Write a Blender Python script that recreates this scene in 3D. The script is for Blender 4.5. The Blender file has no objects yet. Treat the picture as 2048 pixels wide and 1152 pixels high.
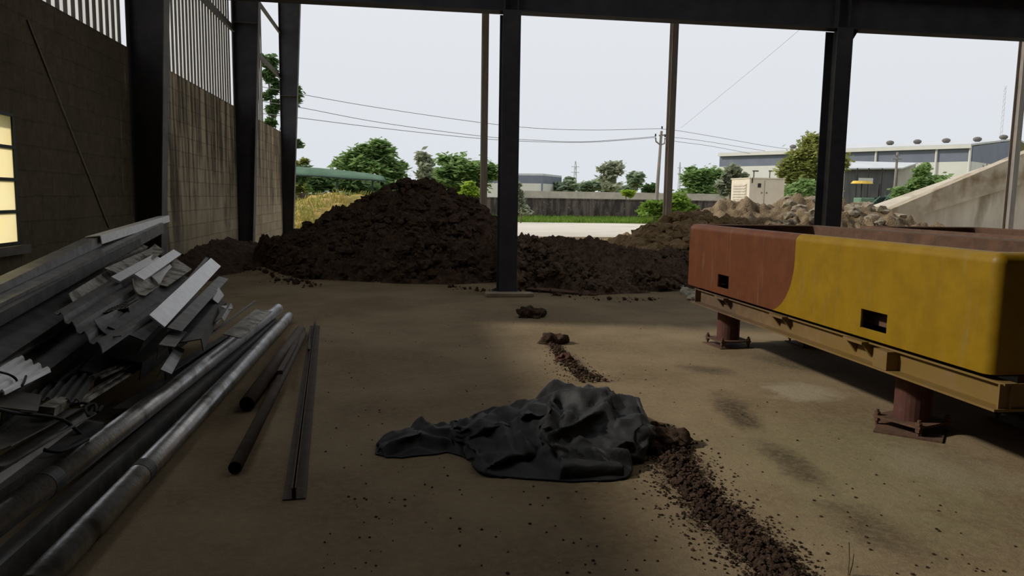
import bpy, bmesh, math, random
import numpy as np
from math import sin, cos, pi, radians, sqrt, atan2
from mathutils import Vector, Matrix, Euler, noise as mn
random.seed(7)
SC = bpy.context.scene
COL = SC.collection

# ------------------------------------------------------------------ camera
FPX, EYE = 1520.0, 1.5                     # focal length in pixels of a 2048 wide frame, eye height
cam_d = bpy.data.cameras.new('camera')
cam_d.sensor_width = 36.0
cam_d.lens = 36.0 * FPX / 2048.0
cam_d.clip_end = 3000
cam = bpy.data.objects.new('camera', cam_d)
COL.objects.link(cam)
CR = Matrix.Rotation(-radians(8.62), 3, 'Z') @ Matrix.Rotation(pi/2 - radians(6.76), 3, 'X') @ Matrix.Rotation(.016, 3, 'Z')
cam.matrix_world = Matrix.Translation((0, 0, EYE)) @ CR.to_4x4()
SC.camera = cam
SC.view_settings.view_transform = 'Standard'
SC.view_settings.look = 'None'
SC.view_settings.gamma = 1.0
SC.view_settings.exposure = 0.0
SC.cycles.max_bounces = 8
SC.cycles.diffuse_bounces = 5
SC.cycles.use_denoising = True

# ------------------------------------------------------------------ sky and sun
world = bpy.data.worlds.new('hazy_sky')
SC.world = world
world.use_nodes = True
wn = world.node_tree
wn.nodes.clear()
wo = wn.nodes.new('ShaderNodeOutputWorld')
wb = wn.nodes.new('ShaderNodeBackground')
wt = wn.nodes.new('ShaderNodeTexCoord')
ws = wn.nodes.new('ShaderNodeSeparateXYZ')
wr = wn.nodes.new('ShaderNodeValToRGB')
wn.links.new(wt.outputs['Generated'], ws.inputs[0])
wn.links.new(ws.outputs['Z'], wr.inputs[0])
wr.color_ramp.elements[0].position = 0.0
wr.color_ramp.elements[0].color = (.72, .76, .81, 1)
wr.color_ramp.elements[1].position = 1.0
wr.color_ramp.elements[1].color = (.95, .96, 1.0, 1)
e = wr.color_ramp.elements.new(.25); e.color = (.78, .80, .84, 1)
wn.links.new(wr.outputs[0], wb.inputs[0])
wb.inputs[1].default_value = 1.0
wn.links.new(wb.outputs[0], wo.inputs[0])
sun_d = bpy.data.lights.new('sun', 'SUN')
sun_d.energy = 2.5
sun_d.angle = radians(3.5)
sun_d.color = (1, .93, .80)
sun = bpy.data.objects.new('sun', sun_d)
COL.objects.link(sun)
sun.location = (-40, 14, 30)
sun.rotation_euler = Vector((1.0, -.22, -.70)).to_track_quat('-Z', 'Y').to_euler()

# ------------------------------------------------------------------ pixel rays -> points of the place
def ray(x, y): return CR @ Vector(((x-1024)/FPX, (576-y)/FPX, -1))
C0 = Vector((0, 0, EYE))
def G(x, y, z=0): d = ray(x, y); return C0 + d*((z-EYE)/d.z)
def D(x, y, Y): d = ray(x, y); return C0 + d*(Y/d.y)
def WX(x, y, X): d = ray(x, y); return C0 + d*(X/d.x)
def lerp(a, b, t): return a + (b-a)*t
def interp(x, pts):
    if x <= pts[0][0]: return pts[0][1]
    for (a, va), (b, vb) in zip(pts, pts[1:]):
        if x <= b: return va + (vb-va)*(x-a)/(b-a)
    return pts[-1][1]
def sstep(a, b, x):
    t = max(0, min(1, (x-a)/(b-a))); return t*t*(3-2*t)

# ------------------------------------------------------------------ materials
def mat(name, c1, c2=None, scale=4, rough=.75, metal=0.0, bump=0.0, bscale=30, stretch=(1, 1, 1), spec=.3, lo=.35, hi=.65, c3=None, c3scale=12, c3lo=.6, c3hi=.7, transl=0, detail=6):
    m = bpy.data.materials.new(name); m.use_nodes = True
    nt = m.node_tree; N = nt.nodes; L = nt.links
    b = N['Principled BSDF']
    b.inputs['Roughness'].default_value = rough
    b.inputs['Metallic'].default_value = metal
    b.inputs['Specular IOR Level'].default_value = spec
    tc = N.new('ShaderNodeTexCoord'); mp = N.new('ShaderNodeMapping')
    mp.inputs['Scale'].default_value = stretch
    L.new(tc.outputs['Object'], mp.inputs[0])
    out = None
    if c2:
        n = N.new('ShaderNodeTexNoise'); n.inputs['Scale'].default_value = scale; n.inputs['Detail'].default_value = detail
        n.inputs['Roughness'].default_value = .62
        L.new(mp.outputs[0], n.inputs['Vector'])
        r = N.new('ShaderNodeValToRGB')
        r.color_ramp.elements[0].position = lo; r.color_ramp.elements[0].color = (*c1, 1)
        r.color_ramp.elements[1].position = hi; r.color_ramp.elements[1].color = (*c2, 1)
        L.new(n.outputs['Fac'], r.inputs[0]); out = r.outputs[0]
        if c3:
            n3 = N.new('ShaderNodeTexNoise'); n3.inputs['Scale'].default_value = c3scale; n3.inputs['Detail'].default_value = 8
            L.new(mp.outputs[0], n3.inputs['Vector'])
            r3 = N.new('ShaderNodeMapRange'); r3.inputs['From Min'].default_value = c3lo; r3.inputs['From Max'].default_value = c3hi
            L.new(n3.outputs['Fac'], r3.inputs[0])
            mx = N.new('ShaderNodeMix'); mx.data_type = 'RGBA'
            L.new(r3.outputs[0], mx.inputs['Factor']); L.new(out, mx.inputs['A']); mx.inputs['B'].default_value = (*c3, 1)
            out = mx.outputs['Result']
        L.new(out, b.inputs['Base Color'])
    else:
        b.inputs['Base Color'].default_value = (*c1, 1)
    if bump:
        n2 = N.new('ShaderNodeTexNoise'); n2.inputs['Scale'].default_value = bscale; n2.inputs['Detail'].default_value = 6
        L.new(mp.outputs[0], n2.inputs['Vector'])
        bp = N.new('ShaderNodeBump'); bp.inputs['Strength'].default_value = bump; bp.inputs['Distance'].default_value = .02
        L.new(n2.outputs['Fac'], bp.inputs['Height']); L.new(bp.outputs[0], b.inputs['Normal'])
    if transl:
        t = N.new('ShaderNodeBsdfTranslucent'); ms = N.new('ShaderNodeMixShader'); ms.inputs[0].default_value = transl
        if out is not None: L.new(out, t.inputs[0])
        else: t.inputs[0].default_value = (*c1, 1)
        o = N['Material Output']
        L.new(b.outputs[0], ms.inputs[1]); L.new(t.outputs[0], ms.inputs[2]); L.new(ms.outputs[0], o.inputs[0])
    return m

class NB:                                   # small node graph helper
    def __init__(s, name):
        s.m = bpy.data.materials.new(name); s.m.use_nodes = True
        s.N = s.m.node_tree.nodes; s.L = s.m.node_tree.links; s.b = s.N['Principled BSDF']
        s.tc = s.N.new('ShaderNodeTexCoord').outputs['Object']
    def put(s, sock, v):
        if hasattr(v, 'is_output'): s.L.new(v, sock)
        elif isinstance(v, tuple) and len(v) == 3 and sock.type == 'RGBA': sock.default_value = (*v, 1)
        else: sock.default_value = v
    def math(s, op, a, b=0.0, clamp=False):
        n = s.N.new('ShaderNodeMath'); n.operation = op; n.use_clamp = clamp
        s.put(n.inputs[0], a); s.put(n.inputs[1], b); return n.outputs[0]
    def noise(s, scale, vec=None, detail=6, rough=.6, stretch=None):
        n = s.N.new('ShaderNodeTexNoise'); n.inputs['Scale'].default_value = scale; n.inputs['Detail'].default_value = detail; n.inputs['Roughness'].default_value = rough
        v = vec or s.tc
        if stretch:
            mp = s.N.new('ShaderNodeMapping'); mp.inputs['Scale'].default_value = stretch; s.L.new(v, mp.inputs[0]); v = mp.outputs[0]
        s.L.new(v, n.inputs['Vector']); return n.outputs['Fac']
    def rng(s, v, a, b, c=0.0, d=1.0):
        n = s.N.new('ShaderNodeMapRange'); n.interpolation_type = 'SMOOTHSTEP'
        s.put(n.inputs[0], v)
        for i, k in enumerate((a, b, c, d)): n.inputs[i+1].default_value = k
        return n.outputs[0]
    def mix(s, f, a, b):
        n = s.N.new('ShaderNodeMix'); n.data_type = 'RGBA'
        s.put(n.inputs['Factor'], f); s.put(n.inputs['A'], a); s.put(n.inputs['B'], b); return n.outputs['Result']
    def xyz(s):
        n = s.N.new('ShaderNodeSeparateXYZ'); s.L.new(s.tc, n.inputs[0]); return n.outputs
    def bump(s, h, strength=.4, dist=.02):
        n = s.N.new('ShaderNodeBump'); n.inputs['Strength'].default_value = strength; n.inputs['Distance'].default_value = dist
        s.put(n.inputs['Height'], h); s.L.new(n.outputs[0], s.b.inputs['Normal'])
    def blob(s, cx, cy, rx, ry, ang, soft=.5, wob=None):   # soft elliptical patch in x, y
        X, Y, Z = s.xyz()
        dx = s.math('SUBTRACT', X, cx); dy = s.math('SUBTRACT', Y, cy)
        ca, sa = cos(ang), sin(ang)
        u = s.math('DIVIDE', s.math('ADD', s.math('MULTIPLY', dx, ca), s.math('MULTIPLY', dy, sa)), rx)
        v = s.math('DIVIDE', s.math('SUBTRACT', s.math('MULTIPLY', dy, ca), s.math('MULTIPLY', dx, sa)), ry)
        r = s.math('SQRT', s.math('ADD', s.math('MULTIPLY', u, u), s.math('MULTIPLY', v, v)))
        if wob is not None: r = s.math('ADD', r, wob)
        return s.rng(r, 1.0, 1.0-soft)

# ------------------------------------------------------------------ mesh builder
class MB:
    def __init__(s): s.v = []; s.f = []
    def quad(s, a, b, c, d):
        n = len(s.v); s.v += [Vector(a), Vector(b), Vector(c), Vector(d)]; s.f.append((n, n+1, n+2, n+3)); return s
    def poly(s, pts): n = len(s.v); s.v += [Vector(p) for p in pts]; s.f.append(tuple(range(n, n+len(pts)))); return s
    def box(s, x0, x1, y0, y1, z0, z1, M=None):
        n = len(s.v)
        P = [Vector(p) for p in ((x0,y0,z0),(x1,y0,z0),(x1,y1,z0),(x0,y1,z0),(x0,y0,z1),(x1,y0,z1),(x1,y1,z1),(x0,y1,z1))]
        if M: P = [M @ p for p in P]
        s.v += P
        s.f += [tuple(n+i for i in q) for q in ((3,2,1,0),(4,5,6,7),(0,1,5,4),(1,2,6,5),(2,3,7,6),(3,0,4,7))]; return s
    def ext(s, prof, p0, p1, roll=0, up=(0, 0, 1), scale1=1.0, caps=True):   # closed profile swept from p0 to p1
        p0 = Vector(p0); p1 = Vector(p1); t = (p1-p0).normalized(); up = Vector(up)
        if abs(t.dot(up)) > .98: up = Vector((0, 1, 0))
        sd = t.cross(up).normalized(); u = sd.cross(t).normalized()
        c, q = cos(roll), sin(roll)
        sd, u = sd*c+u*q, u*c-sd*q
        n = len(s.v); k = len(prof)
        for p, sc in ((p0, 1.0), (p1, scale1)):
            s.v += [p+sd*a*sc+u*b*sc for a, b in prof]
        for i in range(k):
            j = (i+1) % k; s.f.append((n+j, n+i, n+k+i, n+k+j))
        if caps:
            s.f.append(tuple(n+i for i in range(k))); s.f.append(tuple(n+k+i for i in reversed(range(k))))
        return s
    def tube(s, p0, p1, r, seg=12, r1=None): 
        return s.ext([(r*cos(2*pi*i/seg), r*sin(2*pi*i/seg)) for i in range(seg)], p0, p1, scale1=(r1/r if r1 else 1))
    def pipe(s, p0, p1, r, t, seg=20):      # hollow, open at both ends
        p0 = Vector(p0); p1 = Vector(p1); d = (p1-p0).normalized(); sd = d.cross(Vector((0, 0, 1))).normalized(); u = sd.cross(d)
        n = len(s.v)
        for p, rr in ((p0, r), (p1, r), (p1, r-t), (p0, r-t)):
            s.v += [p+sd*rr*cos(2*pi*i/seg)+u*rr*sin(2*pi*i/seg) for i in range(seg)]
        for k in range(4):
            a, b = n+k*seg, n+((k+1) % 4)*seg
            for i in range(seg):
                j = (i+1) % seg; s.f.append((a+j, a+i, b+i, b+j))
        return s
    def path(s, pts, r, seg=6):
        pts = [Vector(p) for p in pts]; n = len(s.v); K = len(pts)
        for i, p in enumerate(pts):
            t = (pts[min(i+1, K-1)]-pts[max(i-1, 0)]).normalized()
            up = Vector((0, 0, 1)) if abs(t.z) < .95 else Vector((1, 0, 0))
            sd = t.cross(up).normalized(); u = sd.cross(t)
            s.v += [p+sd*r*cos(2*pi*k/seg)+u*r*sin(2*pi*k/seg) for k in range(seg)]
        for i in range(K-1):
            for k in range(seg):
                j = (k+1) % seg; a = n+i*seg; s.f.append((a+j, a+k, a+seg+k, a+seg+j))
        s.f.append(tuple(n+k for k in range(seg))); s.f.append(tuple(n+(K-1)*seg+k for k in reversed(range(seg))))
        return s
    def rock(s, c, r, sub=2, sq=.75, rough=.35, seed=0):
        bm = bmesh.new(); bmesh.ops.create_icosphere(bm, subdivisions=sub, radius=1)
        n = len(s.v); o = Vector((seed*3.1, seed*1.7, seed*.9))
        for v in bm.verts:
            k = 1+rough*mn.noise(v.co*1.3+o)+rough*.6*mn.noise(v.co*3+o)
            s.v.append(Vector(c)+Vector((v.co.x*k*r, v.co.y*k*r, v.co.z*k*r*sq)))
        bm.verts.index_update()
        s.f += [tuple(n+v.index for v in f.verts) for f in bm.faces]; bm.free(); return s
    def build(s, name, m, parent=None, smooth=False, origin=None, bevel=0):
        me = bpy.data.meshes.new(name)
        if parent is not None: o = parent.location.copy()
        elif origin is not None: o = Vector(origin)
        else:
            xs = [v.x for v in s.v]; ys = [v.y for v in s.v]; zs = [v.z for v in s.v]
            o = Vector(((min(xs)+max(xs))/2, (min(ys)+max(ys))/2, min(zs)))
        if parent is not None and parent.parent is not None: o = o + parent.parent.location
        me.from_pydata([tuple(v-o) for v in s.v], [], s.f); me.update()
        if smooth: me.polygons.foreach_set('use_smooth', [True]*len(me.polygons))
        ob = bpy.data.objects.new(name, me); COL.objects.link(ob)
        if parent is None: ob.location = o
        else: ob.parent = parent
        if m: me.materials.append(m)
        if bevel:
            b = ob.modifiers.new('bevel', 'BEVEL'); b.width = bevel; b.segments = 2; b.limit_method = 'ANGLE'
        return ob

def tag(o, label=None, cat=None, group=None, kind=None):
    if label: o['label'] = label
    if cat: o['category'] = cat
    if group: o['group'] = group
    if kind: o['kind'] = kind
    return o
def thing(name, label, cat, loc, group=None):
    o = bpy.data.objects.new(name, None); o.empty_display_size = .2; COL.objects.link(o); o.location = loc
    return tag(o, label, cat, group)
def struct(name, mb, m, label=None, cat=None, smooth=False):
    o = mb.build(name, m, origin=(0, 0, 0), smooth=smooth); return tag(o, label, cat, kind='structure')

def thick(pts, t):                          # open polyline -> closed strip profile
    pts = [Vector((a, b)) for a, b in pts]; L = []; R = []
    for i, p in enumerate(pts):
        d0 = (p-pts[i-1]).normalized() if i else None
        d1 = (pts[i+1]-p).normalized() if i < len(pts)-1 else None
        d = ((d0 or d1)+(d1 or d0)).normalized(); n = Vector((-d.y, d.x))
        k = 1.0
        if d0 and d1: k = 1/max(.5, n.dot(Vector((-d0.y, d0.x))))
        L.append(p+n*t/2*k); R.append(p-n*t/2*k)
    return [(q.x, q.y) for q in L]+[(q.x, q.y) for q in reversed(R)]
def P_chan(w, h, lip=0, t=.006):            # U section opening downwards
    pts = [(-w/2, -h), (-w/2, 0), (w/2, 0), (w/2, -h)]
    if lip: pts = [(-w/2+lip, -h)]+pts+[(w/2-lip, -h)]
    return thick(pts, t)
def P_ang(w, h, t=.006): return thick([(0, -h), (0, 0), (w, 0)], t)
def P_flat(w, t=.008): return [(-w/2, -t/2), (w/2, -t/2), (w/2, t/2), (-w/2, t/2)]
def P_corr(w, n, h=.03, t=.004):
    pts = []; p = w/n
    for i in range(n):
        x = -w/2+i*p; pts += [(x, 0), (x+p*.3, 0), (x+p*.45, h), (x+p*.8, h), (x+p*.95, 0)]
    return thick(pts, t)
def P_zed(w, h, t=.006): return thick([(-w, 0), (0, 0), (0, -h), (w, -h)], t)
# ------------------------------------------------------------------ setting: floor, yard, walls, roof
def m_floor():
    k = NB('dusty_concrete')
    n1 = k.noise(.8, detail=8); n2 = k.noise(3.5, detail=8, rough=.7); n3 = k.noise(90, detail=4); n4 = k.noise(22, detail=6, rough=.7)
    base = k.mix(k.rng(n1, .35, .65), (.185, .135, .078), (.275, .21, .13))
    base = k.mix(k.math('MULTIPLY', k.rng(n2, .5, .72), .35), base, (.115, .085, .05))
    w = k.math('MULTIPLY', k.math('SUBTRACT', n2, .5), 1.6)
    def pxblob(p1, p2, wd, soft, wob=w):
        a, b = G(*p1), G(*p2); c = (a+b)/2; d = b-a
        return k.blob(c.x, c.y, d.length/2, wd, atan2(d.y, d.x), soft, wob)
    grn = pxblob((1560, 800), (1960, 1180), .95, .7)
    base = k.mix(k.math('MULTIPLY', grn, .6), base, (.23, .215, .12))
    pale = pxblob((1520, 768), (1690, 800), .36, .5)
    base = k.mix(k.math('MULTIPLY', pale, .75), base, (.40, .35, .26))
    pale2 = pxblob((1760, 880), (2040, 1000), .5, .8)
    base = k.mix(k.math('MULTIPLY', pale2, .35), base, (.36, .32, .23))
    dirt = None
    for p1, p2, wd, a in (((1330, 728), (1500, 752), .22, .6), ((1430, 775), (1520, 880), .2, .75), ((1500, 860), (1700, 1020), .17, .62), ((1640, 980), (1900, 1170), .22, .5),
                          ((1480, 700), (1720, 760), .32, .5), ((1330, 640), (1440, 668), .25, .35)):
        bl = k.math('MULTIPLY', pxblob(p1, p2, wd, .8), min(1, a*1.3))
        dirt = bl if dirt is None else k.math('MAXIMUM', dirt, bl)
    base = k.mix(dirt, base, (.075, .055, .034))
    for p1, p2, wd, a in (((1095, 680), (1190, 765), .16, .75), ((1310, 860), (1400, 1010), .26, .85), ((1380, 980), (1580, 1150), .26, .85), ((1500, 1080), (1700, 1300), .22, .8)):
        base = k.mix(k.math('MULTIPLY', k.math('MULTIPLY', pxblob(p1, p2, wd, .75), a), k.rng(n4, .35, .55)), base, (.06, .038, .024))
    base = k.mix(k.math('MULTIPLY', k.rng(n4, .42, .62), .3), base, (.33, .26, .16))
    base = k.mix(k.math('MULTIPLY', k.rng(n3, .5, .75), .3), base, (.10, .075, .045))
    sp = k.rng(n4, .66, .72)
    base = k.mix(k.math('MULTIPLY', sp, .5), base, (.07, .05, .035))
    k.L.new(base, k.b.inputs['Base Color'])
    k.b.inputs['Roughness'].default_value = .92; k.b.inputs['Specular IOR Level'].default_value = .15
    k.bump(k.math('ADD', k.math('MULTIPLY', n3, .3), k.math('ADD', n4, n2)), .55, .012)
    return k.m
M = {}
M['floor'] = m_floor()
def m_block(name, dark=1.0):
    k = NB(name)
    X, Y, Z = k.xyz()
    cb = k.N.new('ShaderNodeCombineXYZ'); k.L.new(Y, cb.inputs[0]); k.L.new(Z, cb.inputs[1])
    br = k.N.new('ShaderNodeTexBrick')
    br.inputs['Scale'].default_value = 1; br.inputs['Brick Width'].default_value = .6; br.inputs['Row Height'].default_value = .29
    br.inputs['Mortar Size'].default_value = .012; br.inputs['Mortar Smooth'].default_value = .3
    br.inputs['Color1'].default_value = (.56, .46, .31, 1); br.inputs['Color2'].default_value = (.44, .36, .245, 1); br.inputs['Mortar'].default_value = (.36, .295, .20, 1)
    wob = k.N.new('ShaderNodeVectorMath'); wob.operation = 'ADD'
    wv = k.N.new('ShaderNodeTexNoise'); wv.inputs['Scale'].default_value = 4; k.L.new(k.tc, wv.inputs['Vector'])
    sc = k.N.new('ShaderNodeVectorMath'); sc.operation = 'SCALE'; sc.inputs[3].default_value = .05; k.L.new(wv.outputs['Color'], sc.inputs[0])
    k.L.new(cb.outputs[0], wob.inputs[0]); k.L.new(sc.outputs[0], wob.inputs[1]); k.L.new(wob.outputs[0], br.inputs['Vector'])
    st = k.noise(1, stretch=(1, 5.5, .45), detail=8, rough=.65)
    st2 = k.noise(1, stretch=(1, 1.1, .6), detail=6)
    near_shade = k.rng(Y, 14.5, 11.5)                              # shade painted in: the unlit panel by the window is coloured darker
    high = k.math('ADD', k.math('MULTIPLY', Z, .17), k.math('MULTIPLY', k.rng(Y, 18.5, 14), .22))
    mould_and_shade = k.math('MULTIPLY', k.rng(k.math('ADD', st, k.math('MULTIPLY', near_shade, .24)), .40, .58), k.rng(k.math('ADD', k.math('ADD', high, st2), k.math('MULTIPLY', near_shade, .4)), .52, .92))  # mould streaks, plus the painted shade of the near panel
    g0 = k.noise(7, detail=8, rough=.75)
    c = k.mix(k.math('MULTIPLY', mould_and_shade, .88), br.outputs['Color'], k.mix(k.rng(g0, .35, .7), (.035, .028, .018), (.085, .068, .046)))
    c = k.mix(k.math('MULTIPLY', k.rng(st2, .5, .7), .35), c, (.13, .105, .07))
    k.L.new(c, k.b.inputs['Base Color']); k.b.inputs['Roughness'].default_value = .95; k.b.inputs['Specular IOR Level'].default_value = .1
    g = k.noise(35, detail=6)
    k.bump(k.math('ADD', k.math('MULTIPLY', br.outputs['Fac'], -.8), k.math('MULTIPLY', g, .4)), .6, .02)
    return k.m
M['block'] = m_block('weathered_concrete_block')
M['yard'] = mat('pale_yard_concrete', (.56, .51, .43), (.66, .62, .55), scale=.35, stretch=(1, 2.2, 1), rough=.9, c3=(.33, .29, .23), c3scale=.22, c3lo=.62, c3hi=.70)
M['earth'] = mat('scrub_ground', (.16, .17, .06), (.27, .25, .11), scale=.2, rough=.95)
M['roof'] = mat('dark_roof_sheet', (.10, .10, .11), (.14, .14, .15), scale=1, rough=.8)
M['steel'] = mat('dark_painted_steel', (.048, .047, .058), (.075, .072, .082), scale=3, rough=.55, bump=.1, bscale=40)
M['steel_pale'] = mat('grey_painted_steel', (.10, .095, .09), (.17, .155, .135), scale=3, rough=.7, bump=.1, bscale=40)
M['sheet'] = mat('translucent_cladding', (.55, .55, .56), (.70, .70, .70), scale=2, rough=.5, transl=.75, stretch=(1, 1, .3))
M['pane'] = mat('frosted_yellow_pane', (.95, .80, .42), (.95, .84, .50), scale=3, rough=.4, transl=.9)
M['frame'] = mat('black_window_frame', (.02, .02, .02), rough=.6)

M['gable'] = mat('rust_streaked_grey_steel', (.24, .215, .20), (.34, .305, .27), scale=2, stretch=(3, 3, .4), rough=.6, c3=(.22, .09, .03), c3scale=3, c3lo=.6, c3hi=.75)
WALLX, INX = -4.2, -3.85
f = MB().box(-4.6, 27, -6, 29.7, -.15, 0); struct('floor', f, M['floor'], 'dusty brown concrete floor of the open shed')
f = MB().box(-45, 70, 29.7, 48.6, -.15, -.01); struct('ground_yard', f, M['yard'], 'pale sunlit concrete yard outside the shed')
f = MB().box(-900, 900, -60, 1500, -.6, -.16); struct('ground', f, M['earth'], 'flat green scrub land around the sheds')
f = MB(); f.box(-4.9, 27.3, -6.3, 8, 9.6, 9.75); f.box(-4.9, 27.3, 14, 29.3, 9.6, 9.75); f.box(-4.9, 1.5, 8, 14, 9.6, 9.75); f.box(14, 27.3, 8, 14, 9.6, 9.75)
struct('ceiling', f, M['roof'])
M['fill_skylight'] = mat('added_roof_sheet', (.85, .85, .83), rough=.5, transl=.92)
struct('fill_roof_light_1', MB().quad((1.5, 8, 9.67), (14, 8, 9.67), (14, 14, 9.67), (1.5, 14, 9.67)), M['fill_skylight'], 'unseen translucent roof sheet added to brighten the shed')  # added out of view to brighten the floor and the box
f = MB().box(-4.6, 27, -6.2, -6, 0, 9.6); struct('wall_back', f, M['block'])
f = MB().box(26.8, 27, -6, 9, 0, 9.6); struct('unseen_wall_right', f, M['block'])  # unseen wall, lengthened to dim the foreground

# left wall: hollow block up to 3.75 m with one window, steel columns every 8 m
wa, wb_ = WX(0, 230, WALLX), WX(26, 232, WALLX)
WY0, WY1 = 6.6, wb_.y
WZ0, WZ1 = WX(26, 490, WALLX).z, WX(26, 228, WALLX).z
f = MB()
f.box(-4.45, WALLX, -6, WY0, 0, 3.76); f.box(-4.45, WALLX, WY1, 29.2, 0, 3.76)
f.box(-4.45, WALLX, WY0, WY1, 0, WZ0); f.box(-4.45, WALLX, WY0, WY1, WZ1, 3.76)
f.box(-4.45, WALLX-.02, -6, 2.2, 3.76, 9.6)  # unseen upper wall, added to cut sky light on the near floor
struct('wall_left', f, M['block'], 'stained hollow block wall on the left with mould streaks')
wt_ = thing('window_1', 'frosted yellow window with black bars at the left edge', 'window', (-4.21, (WY0+WY1)/2, WZ0)); wt_['kind'] = 'structure'
f = MB(); n = 4
for y in (WY0+.02, WY1-.02): f.box(-4.23, -4.19, y-.02, y+.02, WZ0, WZ1)
for i in range(n+1):
    z = lerp(WZ0+.015, WZ1-.015, i/n); f.box(-4.232, -4.188, WY0, WY1, z-.018, z+.018)
wf_ = f.build('window_frame', M['frame'], wt_)
MB().quad((-4.21, WY0, WZ0), (-4.21, WY1, WZ0), (-4.21, WY1, WZ1), (-4.21, WY0, WZ1)).build('window_pane', M['pane'], wf_)
f = MB().box(-4.5, -4.12, WY0-.1, WY1+.06, WZ0-.1, WZ0-.005); f.build('window_sill', M['steel_pale'], wt_)

def bolt(mb, c, r=.018, h=.03):
    mb.tube((c[0], c[1], c[2]), (c[0], c[1], c[2]+h), r, 6)

# left tapered wall columns
LCY = [13.25, 21.3, 29.3]
LLAB = ['dark tapered steel column nearest the heap of scrap metal, left wall', 'dark tapered steel column between the two mould streaked block panels', 'grey tapered steel column at the open far end of the block wall']
for y, lab in zip(LCY, LLAB):
    t = thing('tapered_column', lab, 'column', (WALLX, y, 0), 'tapered columns of the block wall')
    ms = M['steel']; zt = 9.58
    xi0, xi1 = INX, INX+.046*zt
    f = MB(); f.poly([(-4.2, y-.006, .02), (xi0, y-.006, .02), (xi1, y-.006, zt), (-4.2, y-.006, zt)][::-1]); f.poly([(-4.2, y+.006, .02), (xi0, y+.006, .02), (xi1, y+.006, zt), (-4.2, y+.006, zt)])
    f.build('web', ms, t)
    f = MB()
    for yy0, yy1 in ((y-.15, y+.15),):
        f.v += [Vector(p) for p in ((xi0, yy0, .02), (xi0+.016, yy0, .02), (xi0+.016, yy1, .02), (xi0, yy1, .02), (xi1, yy0, zt), (xi1+.016, yy0, zt), (xi1+.016, yy1, zt), (xi1, yy1, zt))]
        f.f += [(3,2,1,0), (4,5,6,7), (0,1,5,4), (1,2,6,5), (2,3,7,6), (3,0,4,7)]
    f.build('inner_flange', M['steel_pale'], t)  # paler steel than the web: light on this face painted in
    MB().box(-4.215, -4.199, y-.15, y+.15, .02, zt).build('outer_flange', ms, t)
    f = MB().box(-4.2, xi0+.08, y-.19, y+.19, 0, .02); f.build('base_plate', ms, t)
    if y > 20:
        zz = 5.05 if y > 25 else 5.9
        MB().box(-4.2, xi0+.046*zz, y-.14, y+.14, zz, zz+.014).build('stiffener_plate', M['steel_pale'], t)

# clerestory sheets and girts above the block wall
def cladding(y0, y1, z0, z1, pitch, lab):
    t = thing('cladding_sheet', lab, 'cladding', (WALLX-.1, (y0+y1)/2, z0), 'ribbed cladding above the block wall')
    sh = MB().quad((WALLX-.1, y0, z0), (WALLX-.1, y1, z0), (WALLX-.1, y1, z1), (WALLX-.1, y0, z1)).build('sheet', M['sheet'], t)
    n = int((y1-y0)/pitch); p = (y1-y0)/n
    for i in range(n):
        a = y0+(i+.5)*p; w = p*.2
        f = MB(); f.v = [Vector((x, y, z)) for z in (z0, z1) for x, y in ((WALLX-.1, a-w), (WALLX-.1, a+w), (WALLX-.078, a+w*.7), (WALLX-.078, a-w*.7))]
        f.f = [(0, 1, 5, 4), (1, 2, 6, 5), (2, 3, 7, 6), (3, 0, 4, 7), (3, 2, 1, 0), (4, 5, 6, 7)]; f.build('rib', M['rib'], sh)
    return t
M['rib'] = mat('dull_sheet_rib', (.16, .155, .15), (.24, .23, .22), scale=3, rough=.7)
cladding(10.2, 13.15, 3.77, 9.3, .24, 'ribbed pale cladding at the top left corner above the window')
cladding(13.4, 21.2, 3.77, 9.3, .26, 'ribbed pale cladding between the two dark left columns')
cladding(21.4, 26.0, 3.77, 9.3, .26, 'narrow lit strip of ribbed cladding beside the gap with the tree')
GZ = [5.75, 7.35]
for (a, b, nm) in ((13.3, 21.25, 'in the middle left bay of cladding'), (21.35, 29.2, 'in the far left bay crossing the open gap')):
    for z, zn in zip(GZ, ('lower', 'upper')):
        f = MB().ext(P_zed(.07, .2, .006), (WALLX-.02, a, z+.1), (WALLX-.02, b, z+.1))
        tag(f.build('steel_girt', M['steel_pale']), f'{zn} grey horizontal girt {nm}', 'girt', 'girts carrying the cladding')
f = MB().tube(WX(55, 40, -4.188), WX(218, 455, -4.188), .011, 8); tag(f.build('bracing_rod', M['gable'], smooth=True), 'thin diagonal rod across the dark block wall by the window', 'rod')

# front row: header beam and two I columns
def i_column(x, y, w, d, z1, lab, group, m, plate=True, z0=0.0, cleat=False):
    t = thing('steel_column', lab, 'column', (x, y, 0), group)
    MB().box(x-w/2, x+w/2, y-d/2, y-d/2+.016, z0, z1).build('front_flange', m, t)
    MB().box(x-w/2, x+w/2, y+d/2-.016, y+d/2, z0, z1).build('back_flange', m, t)
    MB().box(x-.006, x+.006, y-d/2+.016, y+d/2-.016, z0, z1).build('web', m if not plate else M['steel_pale'], t)  # front columns get a paler web, sky light painted into its colour
    if plate: MB().box(x-w/2-.1, x+w/2+.1, y-d/2-.08, y+d/2+.08, 0, .025).build('base_plate', m, t)
    return t
c1 = G(1013, 588); c2x = D(1674, 300, 11.6).x
t = i_column(c1.x, 11.75, .27, .36, 4.27, 'dark steel column standing alone in front of the soil heap', 'columns under the header beam', M['steel'])
f = MB()
for sx in (-1, 1):
    for sy in (-1, 1): bolt(f, (c1.x+sx*.19, 11.75+sy*.2, .025))
f.build('anchor_bolts', M['steel_pale'], t)
t2 = i_column(c2x, 11.75, .27, .36, 4.27, 'dark wide steel column rising behind the yellow box', 'columns under the header beam', M['steel'])
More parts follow.
